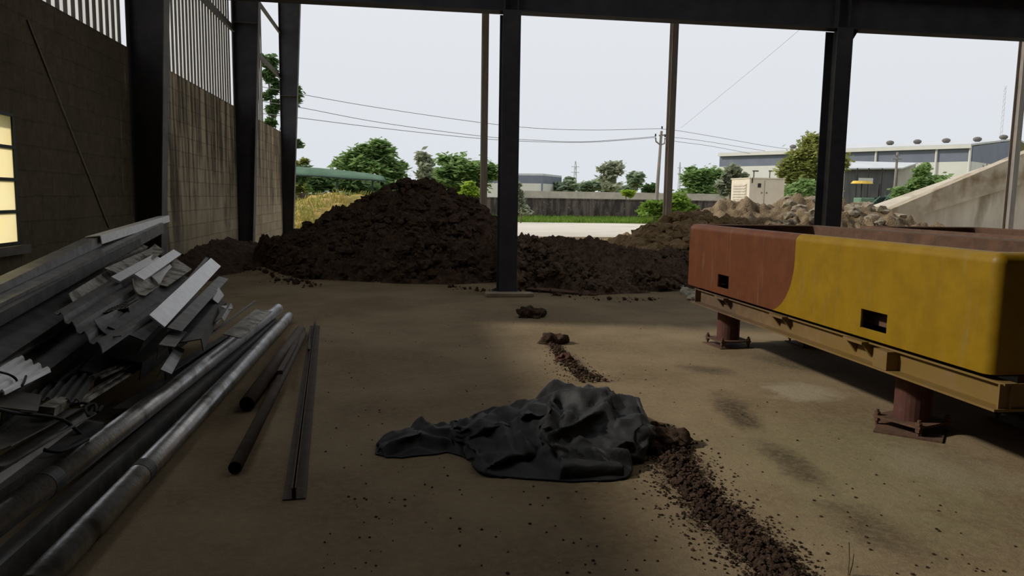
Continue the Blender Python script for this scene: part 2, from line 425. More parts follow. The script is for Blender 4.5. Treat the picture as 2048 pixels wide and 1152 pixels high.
f = MB().poly([(c2x+.135, 11.7, 4.27), (c2x+.135, 11.7, 3.99), (c2x+.30, 11.7, 4.27)]).poly([(c2x+.135, 11.72, 4.27), (c2x+.30, 11.72, 4.27), (c2x+.135, 11.72, 3.99)])
f.build('gusset_plate', M['steel'], t2)
f = MB()
t = thing('header_beam', 'long dark steel header beam across the top of the opening', 'beam', (4, 11.75, 4.27))
MB().box(-4.2, 27, 11.62, 11.88, 4.27, 4.29).build('bottom_flange', M['steel'], t)
MB().box(-4.2, 27, 11.74, 11.755, 4.29, 4.92).build('web', M['steel'], t)
MB().box(-4.2, 27, 11.62, 11.88, 4.92, 4.94).build('top_flange', M['steel'], t)
for x in (c1.x-.1, c1.x+.1, c2x-.1, c2x+.1): MB().box(x-.006, x+.006, 11.63, 11.74, 4.29, 4.92).build('stiffener', M['steel'], t)

# back row of columns on the gable line
for px, lab in ((967, 'slim grey gable column left of the dark front column, foot in the soil heap'), (1336, 'slim gable column beside the leaning utility pole, foot in the sand'), (2022, 'grey gable column in front of the concrete ramp at the right edge')):
    x = D(px, 380, 29.3).x
    i_column(x, 29.3, .24, .34, 9.6, lab, 'gable columns at the open end', M['gable'], plate=False)
# ------------------------------------------------------------------ the painted steel box and its twin
def m_boxpaint():
    k = NB('yellow_and_red_paint')
    X, Y, Z = k.xyz()
    t = k.math('DIVIDE', k.math('SUBTRACT', 1.05, Z), .46, True)
    q = k.math('SUBTRACT', 1.0, k.math('SQRT', k.math('SUBTRACT', 1.0, k.math('MULTIPLY', t, t), True)))
    edge = k.math('ADD', 2.055, k.math('MULTIPLY', q, .42))
    n = k.noise(5, detail=8, rough=.7); nf = k.noise(38, detail=6, rough=.7); ns = k.noise(3, stretch=(6, 6, .6), detail=6)
    red = k.rng(k.math('SUBTRACT', Y, k.math('ADD', edge, k.math('MULTIPLY', k.math('SUBTRACT', nf, .5), .012))), -.008, .008)
    yel = k.mix(k.rng(n, .3, .7), (.225, .130, .002), (.29, .172, .005))
    rd = k.mix(k.rng(n, .3, .7), (.14, .045, .016), (.10, .03, .012))
    c = k.mix(red, yel, rd)
    c = k.mix(k.math('MULTIPLY', k.rng(ns, .55, .75), .35), c, (.22, .18, .10))
    c = k.mix(k.math('MULTIPLY', k.rng(nf, .66, .74), .6), c, (.20, .10, .04))
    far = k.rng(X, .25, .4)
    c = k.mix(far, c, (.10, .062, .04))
    k.L.new(c, k.b.inputs['Base Color']); k.b.inputs['Roughness'].default_value = .5; k.b.inputs['Specular IOR Level'].default_value = .35
    k.bump(k.math('ADD', k.math('MULTIPLY', n, .6), k.math('MULTIPLY', nf, .3)), .2, .01); return k.m
M['boxpaint'] = m_boxpaint()
M['rust'] = mat('dark_rust', (.085, .05, .035), (.15, .08, .05), scale=6, rough=.85, bump=.3, bscale=30)
M['rustred'] = mat('red_brown_primer', (.075, .03, .024), (.115, .045, .034), scale=5, rough=.8, c3=(.10, .06, .05), c3scale=9)
def m_rail():
    k = NB('ochre_rail_paint'); X, Y, Z = k.xyz(); n = k.noise(5, detail=8, rough=.7)
    c = k.mix(k.rng(Y, 1.2, 3.6), (.175, .108, .022), (.10, .062, .036))
    c = k.mix(k.math('MULTIPLY', k.rng(n, .45, .65), .6), c, (.20, .12, .06))
    k.L.new(c, k.b.inputs['Base Color']); k.b.inputs['Roughness'].default_value = .65; k.bump(n, .2, .01); return k.m
M['rail'] = m_rail()

def rrect(x0, x1, y0, y1, r, n=5):
    P = []
    for cx, cy, a in ((x1-r, y1-r, 0), (x0+r, y1-r, 90), (x0+r, y0+r, 180), (x1-r, y0+r, 270)):
        for i in range(n+1):
            t = radians(a+90*i/n); P.append((cx+r*cos(t), cy+r*sin(t)))
    return P
def loft(mb, loops, cap0=False, cap1=False):
    n = len(mb.v); k = len(loops[0][0])
    for pts, z in loops: mb.v += [Vector((x, y, z)) for x, y in pts]
    for l in range(len(loops)-1):
        for i in range(k):
            j = (i+1) % k; a = n+l*k; mb.f.append((a+i, a+j, a+k+j, a+k+i))
    if cap0: mb.f.append(tuple(n+i for i in reversed(range(k))))
    if cap1: mb.f.append(tuple(n+(len(loops)-1)*k+i for i in range(k)))
BX0, BX1, BY0, BY1 = 3.1, 4.6, 3.53, 7.83
def steel_box(lab, painted):
    t = thing('steel_tank', lab, 'steel box', (BX0, BY0, 0), 'open steel boxes on pedestals')
    f = MB(); R_ = .06; zt = 1.255; zb = .605; loops = []
    loops.append((rrect(BX0+.03, BX1-.03, BY0+.03, BY1-.03, .05), zb)); loops.append((rrect(BX0, BX1, BY0, BY1, R_), zb))
    loops.append((rrect(BX0, BX1, BY0, BY1, R_), zt-.06))
    for a in (25, 50, 75, 90):
        d = .06*(1-cos(radians(a))); loops.append((rrect(BX0+d, BX1-d, BY0+d, BY1-d, max(.012, R_-d)), zt-.06+.06*sin(radians(a))))
    loops.append((rrect(BX0+.12, BX1-.12, BY0+.12, BY1-.12, .03), zt-.002)); loops.append((rrect(BX0+.12, BX1-.12, BY0+.12, BY1-.12, .03), zt-.03))
    loops.append((rrect(BX0+.03, BX1-.03, BY0+.03, BY1-.03, .05), zt-.05))
    f.f = []; loft(f, loops); k = len(loops[0][0]); L = len(loops)
    for i in range(k):                                   # close the sheet back down to the bottom edge
        j = (i+1) % k; f.f.append(((L-1)*k+i, (L-1)*k+j, j, i))
    sh = f.build('outer_shell', M['boxpaint'] if painted else M['rust'], t)
    # two rectangular openings in the long side
    cut = MB()
    for y0, y1 in ((6.77, 7.02), (4.40, 4.68)): cut.box(BX0-.2, BX0+.06, y0, y1, .668, .795)
    co = cut.build('cut', None, t); bo = sh.modifiers.new('b', 'BOOLEAN'); bo.object = co; bo.solver = 'EXACT'
    bpy.context.view_layer.update()
    me = bpy.data.meshes.new_from_object(sh.evaluated_get(bpy.context.evaluated_depsgraph_get()))
    sh.modifiers.clear(); sh.data = me; bpy.data.objects.remove(co)
    bv = sh.modifiers.new('smooth', 'WEIGHTED_NORMAL'); me.polygons.foreach_set('use_smooth', [True]*len(me.polygons)); 
    f = MB(); f.f = []; loft(f, [(rrect(BX0+.121, BX1-.121, BY0+.121, BY1-.121, .03), zt-.012), (rrect(BX0+.121, BX1-.121, BY0+.121, BY1-.121, .03), .68)])
    f.f = [q[::-1] for q in f.f]; n = len(f.v)//2; f.f.append(tuple(n+i for i in range(n)))
    f.build('inner_wall', M['rust'], t)
    f = MB(); f.box(BX0+.09, BX1-.09, BY0+.09, BY1-.09, .575, .606); f.build('bottom_plate', M['rust'], t)
    # supporting frame of channels below
    for (a, b, nm) in (((BX0+.09, BY0-.07, .575), (BX0+.09, BY1-.15, .575), 'l'), ((BX1-.09, BY1-.15, .575), (BX1-.09, BY0-.07, .575), 'r')):
        MB().ext([(-.1, -.15), (.09, -.15), (.09, -.137), (-.01, -.137), (-.01, -.012), (.03, -.012), (.03, 0), (-.1+.05, 0), (-.05, -.012), (-.022, -.012), (-.022, -.137), (-.1, -.137)][::-1] if nm == 'r' else
                 [(-.1, -.15), (.09, -.15), (.09, -.137), (.0, -.137), (.0, -.012), (.03, -.012), (.03, 0), (-.05, 0), (-.05, -.012), (-.012, -.012), (-.012, -.137), (-.1, -.137)], a, b).build('side_rail', M['rail'], t)
    for y in (BY0-.06, BY1-.22):
        f = MB().box(BX0+.02, BX1-.02, y, y+.012, .43, .57); f.box(BX0+.02, BX1-.02, y, y+.09, .42, .432); f.build('end_rail', M['rail'], t)
    for y in (6.95, 5.82, 4.74):                         # pairs of gusset clips on the visible rail
        for dy in (-.09, .09):
            f = MB(); a = y+dy
            f.v += [Vector(p) for p in ((BX0-.005, a-.012, .57), (BX0+.085, a-.012, .57), (BX0+.085, a-.012, .455), (BX0-.005, a+.012, .57), (BX0+.085, a+.012, .57), (BX0+.085, a+.012, .455))]
            f.f += [(0, 1, 2), (5, 4, 3), (0, 3, 4, 1), (1, 4, 5, 2), (2, 5, 3, 0)]
            f.build('gusset', M['rail'], t)
        MB().box(BX0-.012, BX0+.08, y-.11, y+.11, .555, .574).build('clip_plate', M['rail'], t)
    MB().box(BX0-.01, BX0+.08, 4.36, 4.50, .44, .56).build('spacer_block', M['rail'], t)
    return t
def copy_tree(o, parent=None, off=None):
    c = o.copy(); COL.objects.link(c)
    if parent: c.parent = parent
    if off is not None: c.location = o.location + off
    for ch in list(o.children): copy_tree(ch, c)
    return c
steel_box('long open steel box painted yellow with red brown far end', True)
box2 = steel_box('rusty brown open steel box partly hidden behind the yellow one', False)
box2.location.x += 1.95
def pedestal(x, y, lab, floorplate, rot):
    t = thing('pedestal', lab, 'pedestal', (x, y, 0), 'bolted pedestals under the boxes')
    MB().tube((x, y, .075), (x, y, .43), .115, 24).build('post', M['rustred'], t, smooth=False)
    Mx = Matrix.Translation((x, y, 0)) @ Matrix.Rotation(rot, 4, 'Z')
    MB().box(-.17, .17, -.17, .17, .06, .075, Mx).build('upper_plate', M['rust'], t)
    for sx in (-1, 1):
        for sy in (-1, 1):
            p = Mx @ Vector((sx*.15, sy*.15, 0)); f = MB(); f.tube((p.x, p.y, 0), (p.x, p.y, .115), .011, 8)
            f.tube((p.x, p.y, .076), (p.x, p.y, .096), .022, 6); f.tube((p.x, p.y, .035), (p.x, p.y, .058), .022, 6); f.build('levelling_bolt', M['rust'], t)
    if floorplate: MB().box(-.25, .22, -.2, .2, 0, .012, Matrix.Translation((x, y, 0)) @ Matrix.Rotation(rot+.5, 4, 'Z')).build('floor_plate', M['rust'], t)
    else: MB().box(-.19, .19, -.19, .19, 0, .01, Mx).build('floor_plate', M['rust'], t)
pedestal(3.42, 4.52, 'rusty round pedestal on a floor plate under the yellow part of the box', True, .35)
pedestal(3.42, 7.42, 'red brown round pedestal on levelling bolts under the red far end', False, .1)
pedestal(4.35, 4.52, 'pedestal in deep shade under the inner side of the yellow box', False, 0)
pedestal(4.35, 7.42, 'far inner pedestal in the shade under the yellow box', False, 0)
pedestal(5.35, 4.52, 'near pedestal under the rusty second box', False, 0)
pedestal(5.35, 7.42, 'far pedestal under the rusty second box', False, 0)

# ------------------------------------------------------------------ soil, sand and rubble heaps
def m_soil(name, c1, c2, c3, sc=7, bs=18):
    k = NB(name)
    n = k.noise(sc, detail=10, rough=.72); n2 = k.noise(bs, detail=8, rough=.7); n3 = k.noise(.9, detail=4)
    v = k.N.new('ShaderNodeTexVoronoi'); v.inputs['Scale'].default_value = bs*.8; k.L.new(k.tc, v.inputs['Vector'])
    c = k.mix(k.rng(n, .35, .65), c1, c2); c = k.mix(k.math('MULTIPLY', k.rng(n2, .56, .72), .7), c, c3)
    k.L.new(c, k.b.inputs['Base Color']); k.b.inputs['Roughness'].default_value = 1; k.b.inputs['Specular IOR Level'].default_value = .1
    k.bump(k.math('ADD', n2, k.math('MULTIPLY', v.outputs['Distance'], .7)), .9, .06); return k.m
M['soil'] = m_soil('dark_brown_soil', (.060, .038, .028), (.125, .08, .056), (.27, .185, .135))
M['sand'] = m_soil('tan_sandy_soil', (.32, .215, .115), (.48, .35, .20), (.60, .47, .30))
M['rubblesoil'] = m_soil('grey_brown_rubble_soil', (.19, .14, .085), (.33, .25, .16), (.40, .33, .23), sc=1.2)
M['greysoil'] = m_soil('grey_gravel', (.20, .17, .12), (.34, .30, .22), (.42, .38, .30), sc=3)

def hfield(name, m, x0, x1, nx, y0, y1, ny, hf, lab, cat, clod=.06, cscale=4, seed=0, base=0, lump=.0, fine=0):
    f = MB(); o = Vector((seed*7.3, seed*3.7, seed))
    H = np.zeros((ny, nx))
    for j in range(ny):
        y = lerp(y0, y1, j/(ny-1))
        for i in range(nx):
            x = lerp(x0, x1, i/(nx-1)); h = hf(x, y); p = Vector((x, y, 0))
            k = min(1, max(0, h)/.12)
            if h > -.05:
                d = mn.noise(p*cscale+o)*.6+mn.noise(p*cscale*2.3+o)*.5+mn.noise(p*cscale*5.1+o)*.3
                vd = mn.voronoi(p*cscale*1.4+o)[0]; d += (.45-vd[0])*1.2
                if fine: d += fine*(.4-mn.voronoi(p*cscale*4.5+o)[0][0])+fine*.5*mn.noise(p*cscale*11+o)
                h += clod*d*k + lump*(mn.noise(p*1.1+o)+.8*mn.noise(p*2.6-o))*k
            H[j, i] = h
            f.v.append(Vector((x+clod*.5*k*mn.noise(p*cscale*2+o*2), y+clod*.5*k*mn.noise(p*cscale*2-o), base+max(h, -.04))))
    for j in range(ny-1):
        for i in range(nx-1):
            if max(H[j, i], H[j, i+1], H[j+1, i], H[j+1, i+1]) > -.03:
                a = j*nx+i; f.f.append((a, a+1, a+nx+1, a+nx))
    used = sorted({i for q in f.f for i in q}); mp = {u: i for i, u in enumerate(used)}
    f.v = [f.v[u] for u in used]; f.f = [tuple(mp[i] for i in q) for q in f.f]
    return tag(f.build(name, m, smooth=True), lab, cat)
def ridge(crest, foot, Yc, back, pw=1.0, skirt=.25):
    if isinstance(foot, (int, float)): ft = [(0, foot)]
    else: ft = [(G(px, py).x, G(px, py).y) for px, py in foot]
    cr = [(D(px, py, Yc).x, D(px, py, Yc).z) for px, py in crest]
    def hf(x, y):
        xx = x*1.0
        hc = interp(xx, cr)
        yf = interp(xx, ft)
        wob = .25*mn.noise(Vector((x*.8, 3.3, 1.7)))
        yc = Yc+wob
        if y < yc: t = (y-yf)/(yc-yf)
        else: t = 1-(y-yc)/back
        if t < -.1: return -1
        e = min(1, (xx-cr[0][0]+.001)/skirt, (cr[-1][0]-xx)/skirt)
        if e < -.1: return -1
        s = max(t, -.1)
        s = s**pw if s > 0 else s
        return hc*min(s, 1.0)*max(min(e, 1), -.1) - (.03 if t < .02 else 0)
    return hf
hf1 = ridge([(500, 492), (545, 484), (590, 466), (640, 440), (700, 418), (760, 383), (800, 366), (840, 361), (880, 370), (920, 390), (960, 412), (985, 435), (1005, 462), (1040, 500), (1075, 545)],
            [(520, 530), (560, 548), (600, 560), (700, 563), (800, 568), (900, 570), (980, 566), (1060, 560)], 17.0, 4.5, .85)
cr0 = D(500, 492, 17.0).x
hfield('soil_heap', M['soil'], -3.75, 3.4, 300, 12.9, 20.5, 280, hf1, 'big conical heap of dark brown soil in the middle of the opening', 'soil heap', clod=.10, cscale=3.2, seed=1, lump=.20, fine=1.1)
hf2 = ridge([(985, 470), (1030, 479), (1100, 481), (1170, 482), (1240, 497), (1300, 507), (1375, 512), (1430, 520), (1500, 535)],
            [(990, 575), (1030, 580), (1100, 576), (1170, 592), (1250, 588), (1330, 586), (1385, 578), (1480, 565)], 14.2, 2.2, .6)
M['soil_dry'] = m_soil('drier_brown_soil', (.10, .066, .048), (.20, .137, .095), (.38, .28, .21))
hfield('soil_ridge', M['soil_dry'], 1.45, 7.0, 260, 11.2, 16.0, 190, hf2, 'low dark soil bank between the lone column and the red box end', 'soil heap', clod=.10, cscale=3.6, seed=2, lump=.26, fine=1.1)
def hf3(x, y):                                           # thin soil drifted against the block wall
    e = 1-abs((y-18.2)/4.6)**2; w = interp(y, [(14, 1.0), (17, 1.5), (20, 1.6), (23, .8)])
    t = 1-(x+4.2)/w
    return .42*t*max(e, -.1)+.05*mn.noise(Vector((x, y, 0))*1.5) if t > -.05 else -1
hfield('soil_drift', M['soil'], -4.19, -2.3, 60, 13.6, 23, 120, hf3, 'thin drift of dark soil against the streaked block wall', 'soil heap', clod=.06, cscale=4, seed=3)
hf4 = ridge([(1238, 496), (1262, 480), (1290, 466), (1330, 446), (1362, 431), (1385, 430), (1410, 434), (1450, 440), (1520, 450), (1600, 470)],
            [(1230, 500), (1280, 520), (1380, 520), (1500, 520), (1650, 510)], 21.5, 4.0, .8)
hfield('sand_heap', M['sand'], 6, 13.5, 130, 15.5, 26, 110, hf4, 'tan sandy soil heap at the foot of the slim gable column', 'sand heap', clod=.16, cscale=2.0, seed=4, lump=.25)
hf5 = ridge([(1395, 436), (1410, 424), (1440, 405), (1478, 400), (1500, 408), (1530, 404), (1560, 397), (1600, 392), (1640, 396), (1690, 404), (1735, 412), (1770, 432), (1800, 446), (1850, 455)],
            26.5, 31.5, 4.0, .8)
hfield('rubble_heap', M['rubblesoil'], 11.5, 24.5, 170, 25.5, 36.5, 100, hf5, 'brown rubble and earth heap in front of the cream generator', 'rubble heap', clod=.22, cscale=1.5, seed=5, base=-.01, lump=.35)
hf6 = ridge([(520, 420), (590, 404), (630, 390), (680, 384), (740, 388), (790, 400), (830, 430)], [(500, 468), (590, 466), (700, 462), (840, 460)], 36, 5, .8)
M['mound'] = mat('ochre_earth_with_dry_grass', (.42, .29, .09), (.22, .22, .05), scale=.9, rough=1, lo=.42, hi=.6, bump=.6, bscale=9, c3=(.52, .36, .15), c3scale=1.3, c3lo=.5, c3hi=.65)
hfield('grassy_mound', M['mound'], -8.5, 3, 110, 30.5, 41, 80, hf6, 'ochre earth mound with dry grass behind the soil heap', 'mound', clod=.10, cscale=1.6, seed=6, base=-.01, lump=.12)

M['drystem'] = mat('dry_stalk_brown', (.10, .08, .04), rough=.9)
def clods_on(ob, hf, xs, ys, n, seed, rmax, m, zmin=.05):
    rr_ = random.Random(seed); f = MB()
    while n > 0:
        x = rr_.uniform(*xs); y = rr_.uniform(*ys); h = hf(x, y)
        if h < zmin: n -= .2; continue
        n -= 1; r = rmax*(.25+.75*rr_.random()**3); f.rock((x, y, h+r*.2), r, 2 if r > rmax*.5 else 1, .8, .7, int(n*7))
    c = f.build('clods', m, ob); c['kind'] = 'stuff'
for o_, hf_, xs, ys, n_, sd_, rm_, mm in (('soil_heap', hf1, (-3, 3.3), (13, 17.5), 1500, 1, .13, 'soil'), ('soil_ridge', hf2, (1.5, 6.8), (11.3, 14.8), 1500, 2, .11, 'soil_dry'), ('sand_heap', hf4, (6, 13), (16, 22), 500, 3, .24, 'sand')):
    clods_on(bpy.data.objects[o_], hf_, xs, ys, n_, sd_, rm_, M[mm])
# loose chunks on the rubble, single clods on the floor
rk = random.Random(5)
M['stone'] = mat('grey_broken_concrete', (.24, .20, .14), (.40, .35, .27), scale=3, rough=.95, bump=.4, bscale=12)
for i in range(34):
    px = rk.uniform(1700, 1800) if i < 18 else rk.uniform(1570, 1645); 
    y = rk.uniform(28.2, 31.2); x = D(px, 440, y).x; h = max(0, hf5(x, y)); r = rk.uniform(.16, .34)
    if h < .05: h = 0
    o = MB().rock((0, 0, 0), r, 2, .7, .55, i).build('rubble_chunk', M['stone'], origin=(0, 0, 0)); o.location = (x, y, h+r*.15)
    tag(o, 'broken grey chunk lying on the rubble heap behind the steel boxes', 'rubble', 'broken chunks on the rubble heap')
M['white'] = mat('pale_lime_lump', (.42, .39, .33), (.55, .52, .45), scale=6, rough=.95, bump=.4, bscale=20)
for i, (px, py, r) in enumerate(((1358, 578, .09), (1372, 588, .10), (1384, 600, .08), (1366, 572, .07), (1392, 594, .09))):
    o = MB().rock((0, 0, 0), r, 2, .7, .5, i+50).build('pale_lump', M['white'], origin=(0, 0, 0)); o.location = G(px, py)+Vector((0, 0, r*.35))
    tag(o, 'pale lump in the small white pile by the red box end', 'rubble', 'pale lumps beside the red end of the box')
def clod(px, py, r, lab, sx=1.4, sq=.5, seed=0, m='soil'):
    f = MB().rock((0, 0, 0), r, 4, sq, .5, seed)
    for v in f.v:
        v.x *= sx; n = mn.noise(v*14/r*.1)+.6*mn.noise(v*34/r*.1); v *= 1+.16*n
        v.z = max(v.z, -r*.12)
    o = f.build('soil_clod', M[m], origin=(0, 0, 0), smooth=True); o.location = G(px, py)+Vector((0, 0, r*.11)); tag(o, lab, 'soil clod')
clod(1064, 634, .135, 'dark soil clod alone on the floor just before the column foot', 1.2, .85, 61)
clod(1106, 686, .115, 'dark soil clod at the far tip of the crumb trail', 1.2, .8, 62)
clod(1128, 722, .07, 'small reddish clod halfway along the soil trail behind the tarp', 1.1, .8, 63, 'rustred')
clod(1325, 893, .13, 'dark clod half under the right edge of the tarp', 1.2, .6, 64)

# crumb trails: granular soil on the floor
def trail(pts, n, lab, seed, rmax):
    rr = random.Random(seed); f = MB()
    P = [(G(a, b), w) for a, b, w in pts]
    for i in range(n):
        t = rr.random()*(len(P)-1); k = int(t); (a, wa), (b, wb2) = P[k], P[k+1]; u = t-k
        c = lerp(a, b, u); w = lerp(wa, wb2, u); d = (b-a).normalized(); s = Vector((-d.y, d.x, 0))
        g = rr.gauss(0, .62); c = c+s*g*w
        r = rmax*(.12+.88*rr.random()**4)*(1.0 if abs(g) < .5 else .5)
        hz = .035*max(0, 1-abs(g))*(w/.15)
        f.rock((c.x, c.y, hz*rr.random()+r*.3), r, 1 if r < rmax*.5 else 2, .8, .5, i)
    # a thin bed of fines under the crumbs
    o = f.build('soil_crumbs', M['soil']); return tag(o, lab, 'soil', kind='stuff')
trail([(1090, 672, .04), (1115, 700, .10), (1140, 735, .17), (1190, 765, .2)], 2600, 'trail of dark soil crumbs leading from the column to the tarp', 3, .016)
trail([(1300, 850, .10), (1340, 900, .17), (1370, 960, .17), (1420, 1020, .17), (1500, 1090, .17), (1560, 1150, .15), (1640, 1240, .12)], 11000, 'trail of dark soil crumbs from the tarp to the bottom edge', 4, .019)
trail([(390, 545, .3), (470, 535, .4), (560, 560, .35), (640, 575, .2)], 350, 'scattered soil crumbs on the floor left of the big heap', 5, .05)
trail([(900, 574, .12), (985, 585, .2), (1060, 580, .25), (1180, 600, .2), (1340, 600, .2)], 320, 'crumbs and chips of soil around the foot of the lone column', 6, .04)
rr = random.Random(9); f = MB()
for i in range(420):
    px = rr.uniform(640, 2040); py = rr.uniform(640, 1150); p = G(px, py)
    if 2.9 < p.x: continue
    f.rock((p.x, p.y, .002), rr.uniform(.003, .009), 1, .7, .4, i)
tag(f.build('floor_grit', M['soil']), 'tiny dark grit specks spread over the concrete floor', 'grit', kind='stuff')

# slab and debris at the foot of the lone column
s0 = G(1020, 600)
o = MB().box(c1.x-.36, c1.x+.36, 11.32, 11.55, 0, .06).build('footing_slab', M['stone'], bevel=.01); tag(o, 'thin concrete slab lying against the foot of the lone column', 'slab')
a, b = G(1058, 581), G(1196, 590)
o = MB().ext(P_flat(.30, .02), a+Vector((0, 0, .035)), b+Vector((0, 0, .02))).build('steel_plate', M['rust']); tag(o, 'flat rusty plate on the floor at the foot of the soil bank', 'plate')

t = thing('dry_stalk', 'thin dry grass stalk standing on the floor at the bottom right', 'grass stalk', G(1697, 1150))
for dx, top in ((-2, 1092), (4, 1118)):
    a = G(1697+dx*.5, 1150); b = a+Vector((dx*.003, 0, .14 if dx < 0 else .09)); MB().path([a, lerp(a, b, .5)+Vector((.004, 0, 0)), b], .0018, 5).build('stem', M['drystem'], t)
# ------------------------------------------------------------------ crumpled black tarp (sheet relaxed over lumps)
def make_tarp():
    top = [(752, 903), (758, 880), (768, 863), (815, 848), (832, 836), (890, 838), (908, 846), (930, 830), (970, 815), (1050, 795), (1085, 780), (1110, 764), (1160, 757), (1195, 760), (1230, 778), (1268, 780), (1288, 802), (1305, 832), (1310, 862)]
    tz = [0, .04, .07, .10, .11, .10, .08, .12, .14, .17, .20, .24, .27, .27, .25, .24, .22, .17, .10]
    bot = [(750, 910), (775, 916), (805, 917), (840, 913), (870, 911), (895, 906), (925, 915), (948, 928), (975, 948), (1010, 956), (1050, 960), (1100, 963), (1140, 966), (1180, 964), (1215, 962), (1248, 957), (1252, 936), (1280, 925), (1308, 885)]
    T = [G(x, y, z) for (x, y), z in zip(top, tz)]; B = [G(x, y) for x, y in bot]
    nu, nv = 150, 84
    def chain(P, u): k = min(int(u*(len(P)-1)), len(P)-2); return lerp(P[k], P[k+1], u*(len(P)-1)-k)
    pos = np.zeros((nu, nv, 3)); S = np.zeros((nu, nv))
    rng = np.random.default_rng(4)
    Q_ = CR.transposed()
    def proj(p): q = Q_ @ (Vector(p)-C0); return 1024+FPX*q.x/-q.z, 576-FPX*q.y/-q.z
    folds = [([(1600,230),(1400,262),(1240,275),(1210,340),(1200,560),(1190,640)], 40, .055), ([(1240,275),(1050,350),(1030,400),(1060,580)], 34, .045), ([(1060,290),(900,350),(770,440),(700,520),(740,640)], 34, .04),
             ([(850,290),(770,430)], 26, .03), ([(900,420),(960,480),(990,600),(900,700)], 34, .035), ([(1880,490),(1760,640),(1500,610),(1290,600)], 30, .04), ([(1440,130),(1450,225)], 22, .03), ([(1160,210),(1300,140),(1440,125)], 40, .03),
             ([(1760,200),(1640,240),(1560,310),(1400,440),(1230,560)], 40, .05), ([(1620,400),(1760,390),(1880,400)], 26, .025), ([(365,385),(480,480),(660,500)], 30, .035), ([(130,590),(380,505),(560,560)], 28, .03),
             ([(590,390),(660,450),(780,470),(880,440)], 24, .03), ([(1330,330),(1290,430),(1330,560)], 26, .03), ([(640,330),(820,350),(1000,310)], 24, .025), ([(1650,270),(1800,300),(1860,420)], 30, .03), ([(1400,560),(1560,520),(1700,560)], 26, .03), ([(760,560),(820,680),(1000,740)], 28, .025)]
    folds = [([(720+a/3.2, 720+b/3.2) for a, b in P], w/3.2, h) for P, w, h in folds]
    def crease(px, py):
        z = 0
        for P, w, h in folds:
            dm = 1e9
            for (ax, ay), (bx, by) in zip(P, P[1:]):
                dx, dy = bx-ax, by-ay; t = max(0, min(1, ((px-ax)*dx+(py-ay)*dy)/(dx*dx+dy*dy))); dm = min(dm, math.hypot(px-ax-t*dx, py-ay-t*dy))
            k = dm/(w*1.25)
            if k < 1: z = max(z, h*(1-k)**1.3)
            elif k < 1.8: z = min(z, z-h*.25*sin(pi*(k-1)/.8)) if z <= 0 else z
        return z
    for i in range(nu):
        u = i/(nu-1); a = chain(B, u); b = chain(T, u)
        zmax = interp(u*(len(tz)-1), list(enumerate(tz)))
        bb = b.copy(); bb.z = 0; bb = bb+(bb-a)*(.10+.1*u)
        for j in range(nv):
            v = j/(nv-1); p = lerp(a, bb, v)
            pr = sstep(0, .55, v)**.7*(1-sstep(.80, 1, v))
            x, y = p.x, p.y
            lump = .84+.28*mn.noise(Vector((x*3.1, y*3.5, 2.2)))+.14*mn.noise(Vector((x*7, y*7, 5)))
            z0 = zmax*pr*lump*.9; pp = proj((x, y, z0)); ed = min(1, 6*v, 6*(1-v), 12*u, 12*(1-u))
            rg = (1-abs(mn.noise(Vector((x*6+y*2, y*4-x, 9))))*2.2)*.02+(1-abs(mn.noise(Vector((x*11-y*5, y*8+x*3, 4))))*2.2)*.010
            S[i, j] = max(0, z0+ed*(crease(*pp)+rg*min(1, zmax/.12)))
            pos[i, j] = (x, y, S[i, j])
    def restd(a, b, k): return np.linalg.norm(a-b, axis=2)*k
    flat = pos.copy(); 
    g = np.zeros((nu, nv))
    for i in range(nu):
        for j in range(nv): g[i, j] = 1.13+.2*mn.noise(Vector((i*.035, j*.04, 8)))
    cons = []
    for di, dj, st in ((1, 0, 1), (0, 1, 1), (1, 1, .5), (1, -1, .5), (3, 0, .18), (0, 3, .18)):
        ia = slice(0, nu-di); ib = slice(di, nu)
        if dj >= 0: ja = slice(0, nv-dj); jb = slice(dj, nv)
        else: ja = slice(-dj, nv); jb = slice(0, nv+dj)
        r = np.linalg.norm(pos[ia, ja]-pos[ib, jb], axis=2)*((g[ia, ja]+g[ib, jb])/2)
        cons.append((ia, ib, ja, jb, r, st))
    noise0 = np.zeros((nu, nv))
    for i in range(nu):
        for j in range(nv): noise0[i, j] = mn.noise(Vector((pos[i, j, 0]*6, pos[i, j, 1]*8, 1)))+.5*mn.noise(Vector((pos[i, j, 0]*15, pos[i, j, 1]*15, 3)))
    pos[:, :, 2] += .015*np.abs(noise0)
    w = np.ones((nu, nv)); w[:, 0] = .0; w[0, :] = 0; w[-1, :] = 0; w[:, -1] = 0
    edge = (w == 0); home = pos.copy(); home[:, :, 2] = np.where(edge, .006, home[:, :, 2])
    pos[edge] = home[edge]
    prev = pos.copy()
    for it in range(260):
        vel = (pos-prev)*.9; prev = pos.copy(); pos = pos+vel; pos[:, :, 2] -= .0009
        for ia, ib, ja, jb, r, st in cons:
            d = pos[ib, jb]-pos[ia, ja]; L = np.linalg.norm(d, axis=2)+1e-9
            c = (d*((L-r)/L*.25*st)[:, :, None])
            pos[ia, ja] += c; pos[ib, jb] -= c
        pos[:, :, 2] = np.maximum(pos[:, :, 2], np.maximum(S*.97, .006))
        pos[:, :, 2] = np.minimum(pos[:, :, 2], S+.03)
        pos[edge] = home[edge]
    # loose hem: let the border ripple a little above the floor
    f = MB(); f.v = [Vector(p) for p in pos.reshape(-1, 3)]
    f.f = [(i*nv+j, (i+1)*nv+j, (i+1)*nv+j+1, i*nv+j+1) for i in range(nu-1) for j in range(nv-1)]
    return f
k = NB('black_woven_tarp')
n = k.noise(9, detail=6); n2 = k.noise(60, detail=4)
wv = k.N.new('ShaderNodeTexWave'); wv.inputs['Scale'].default_value = 120; k.L.new(k.tc, wv.inputs['Vector'])
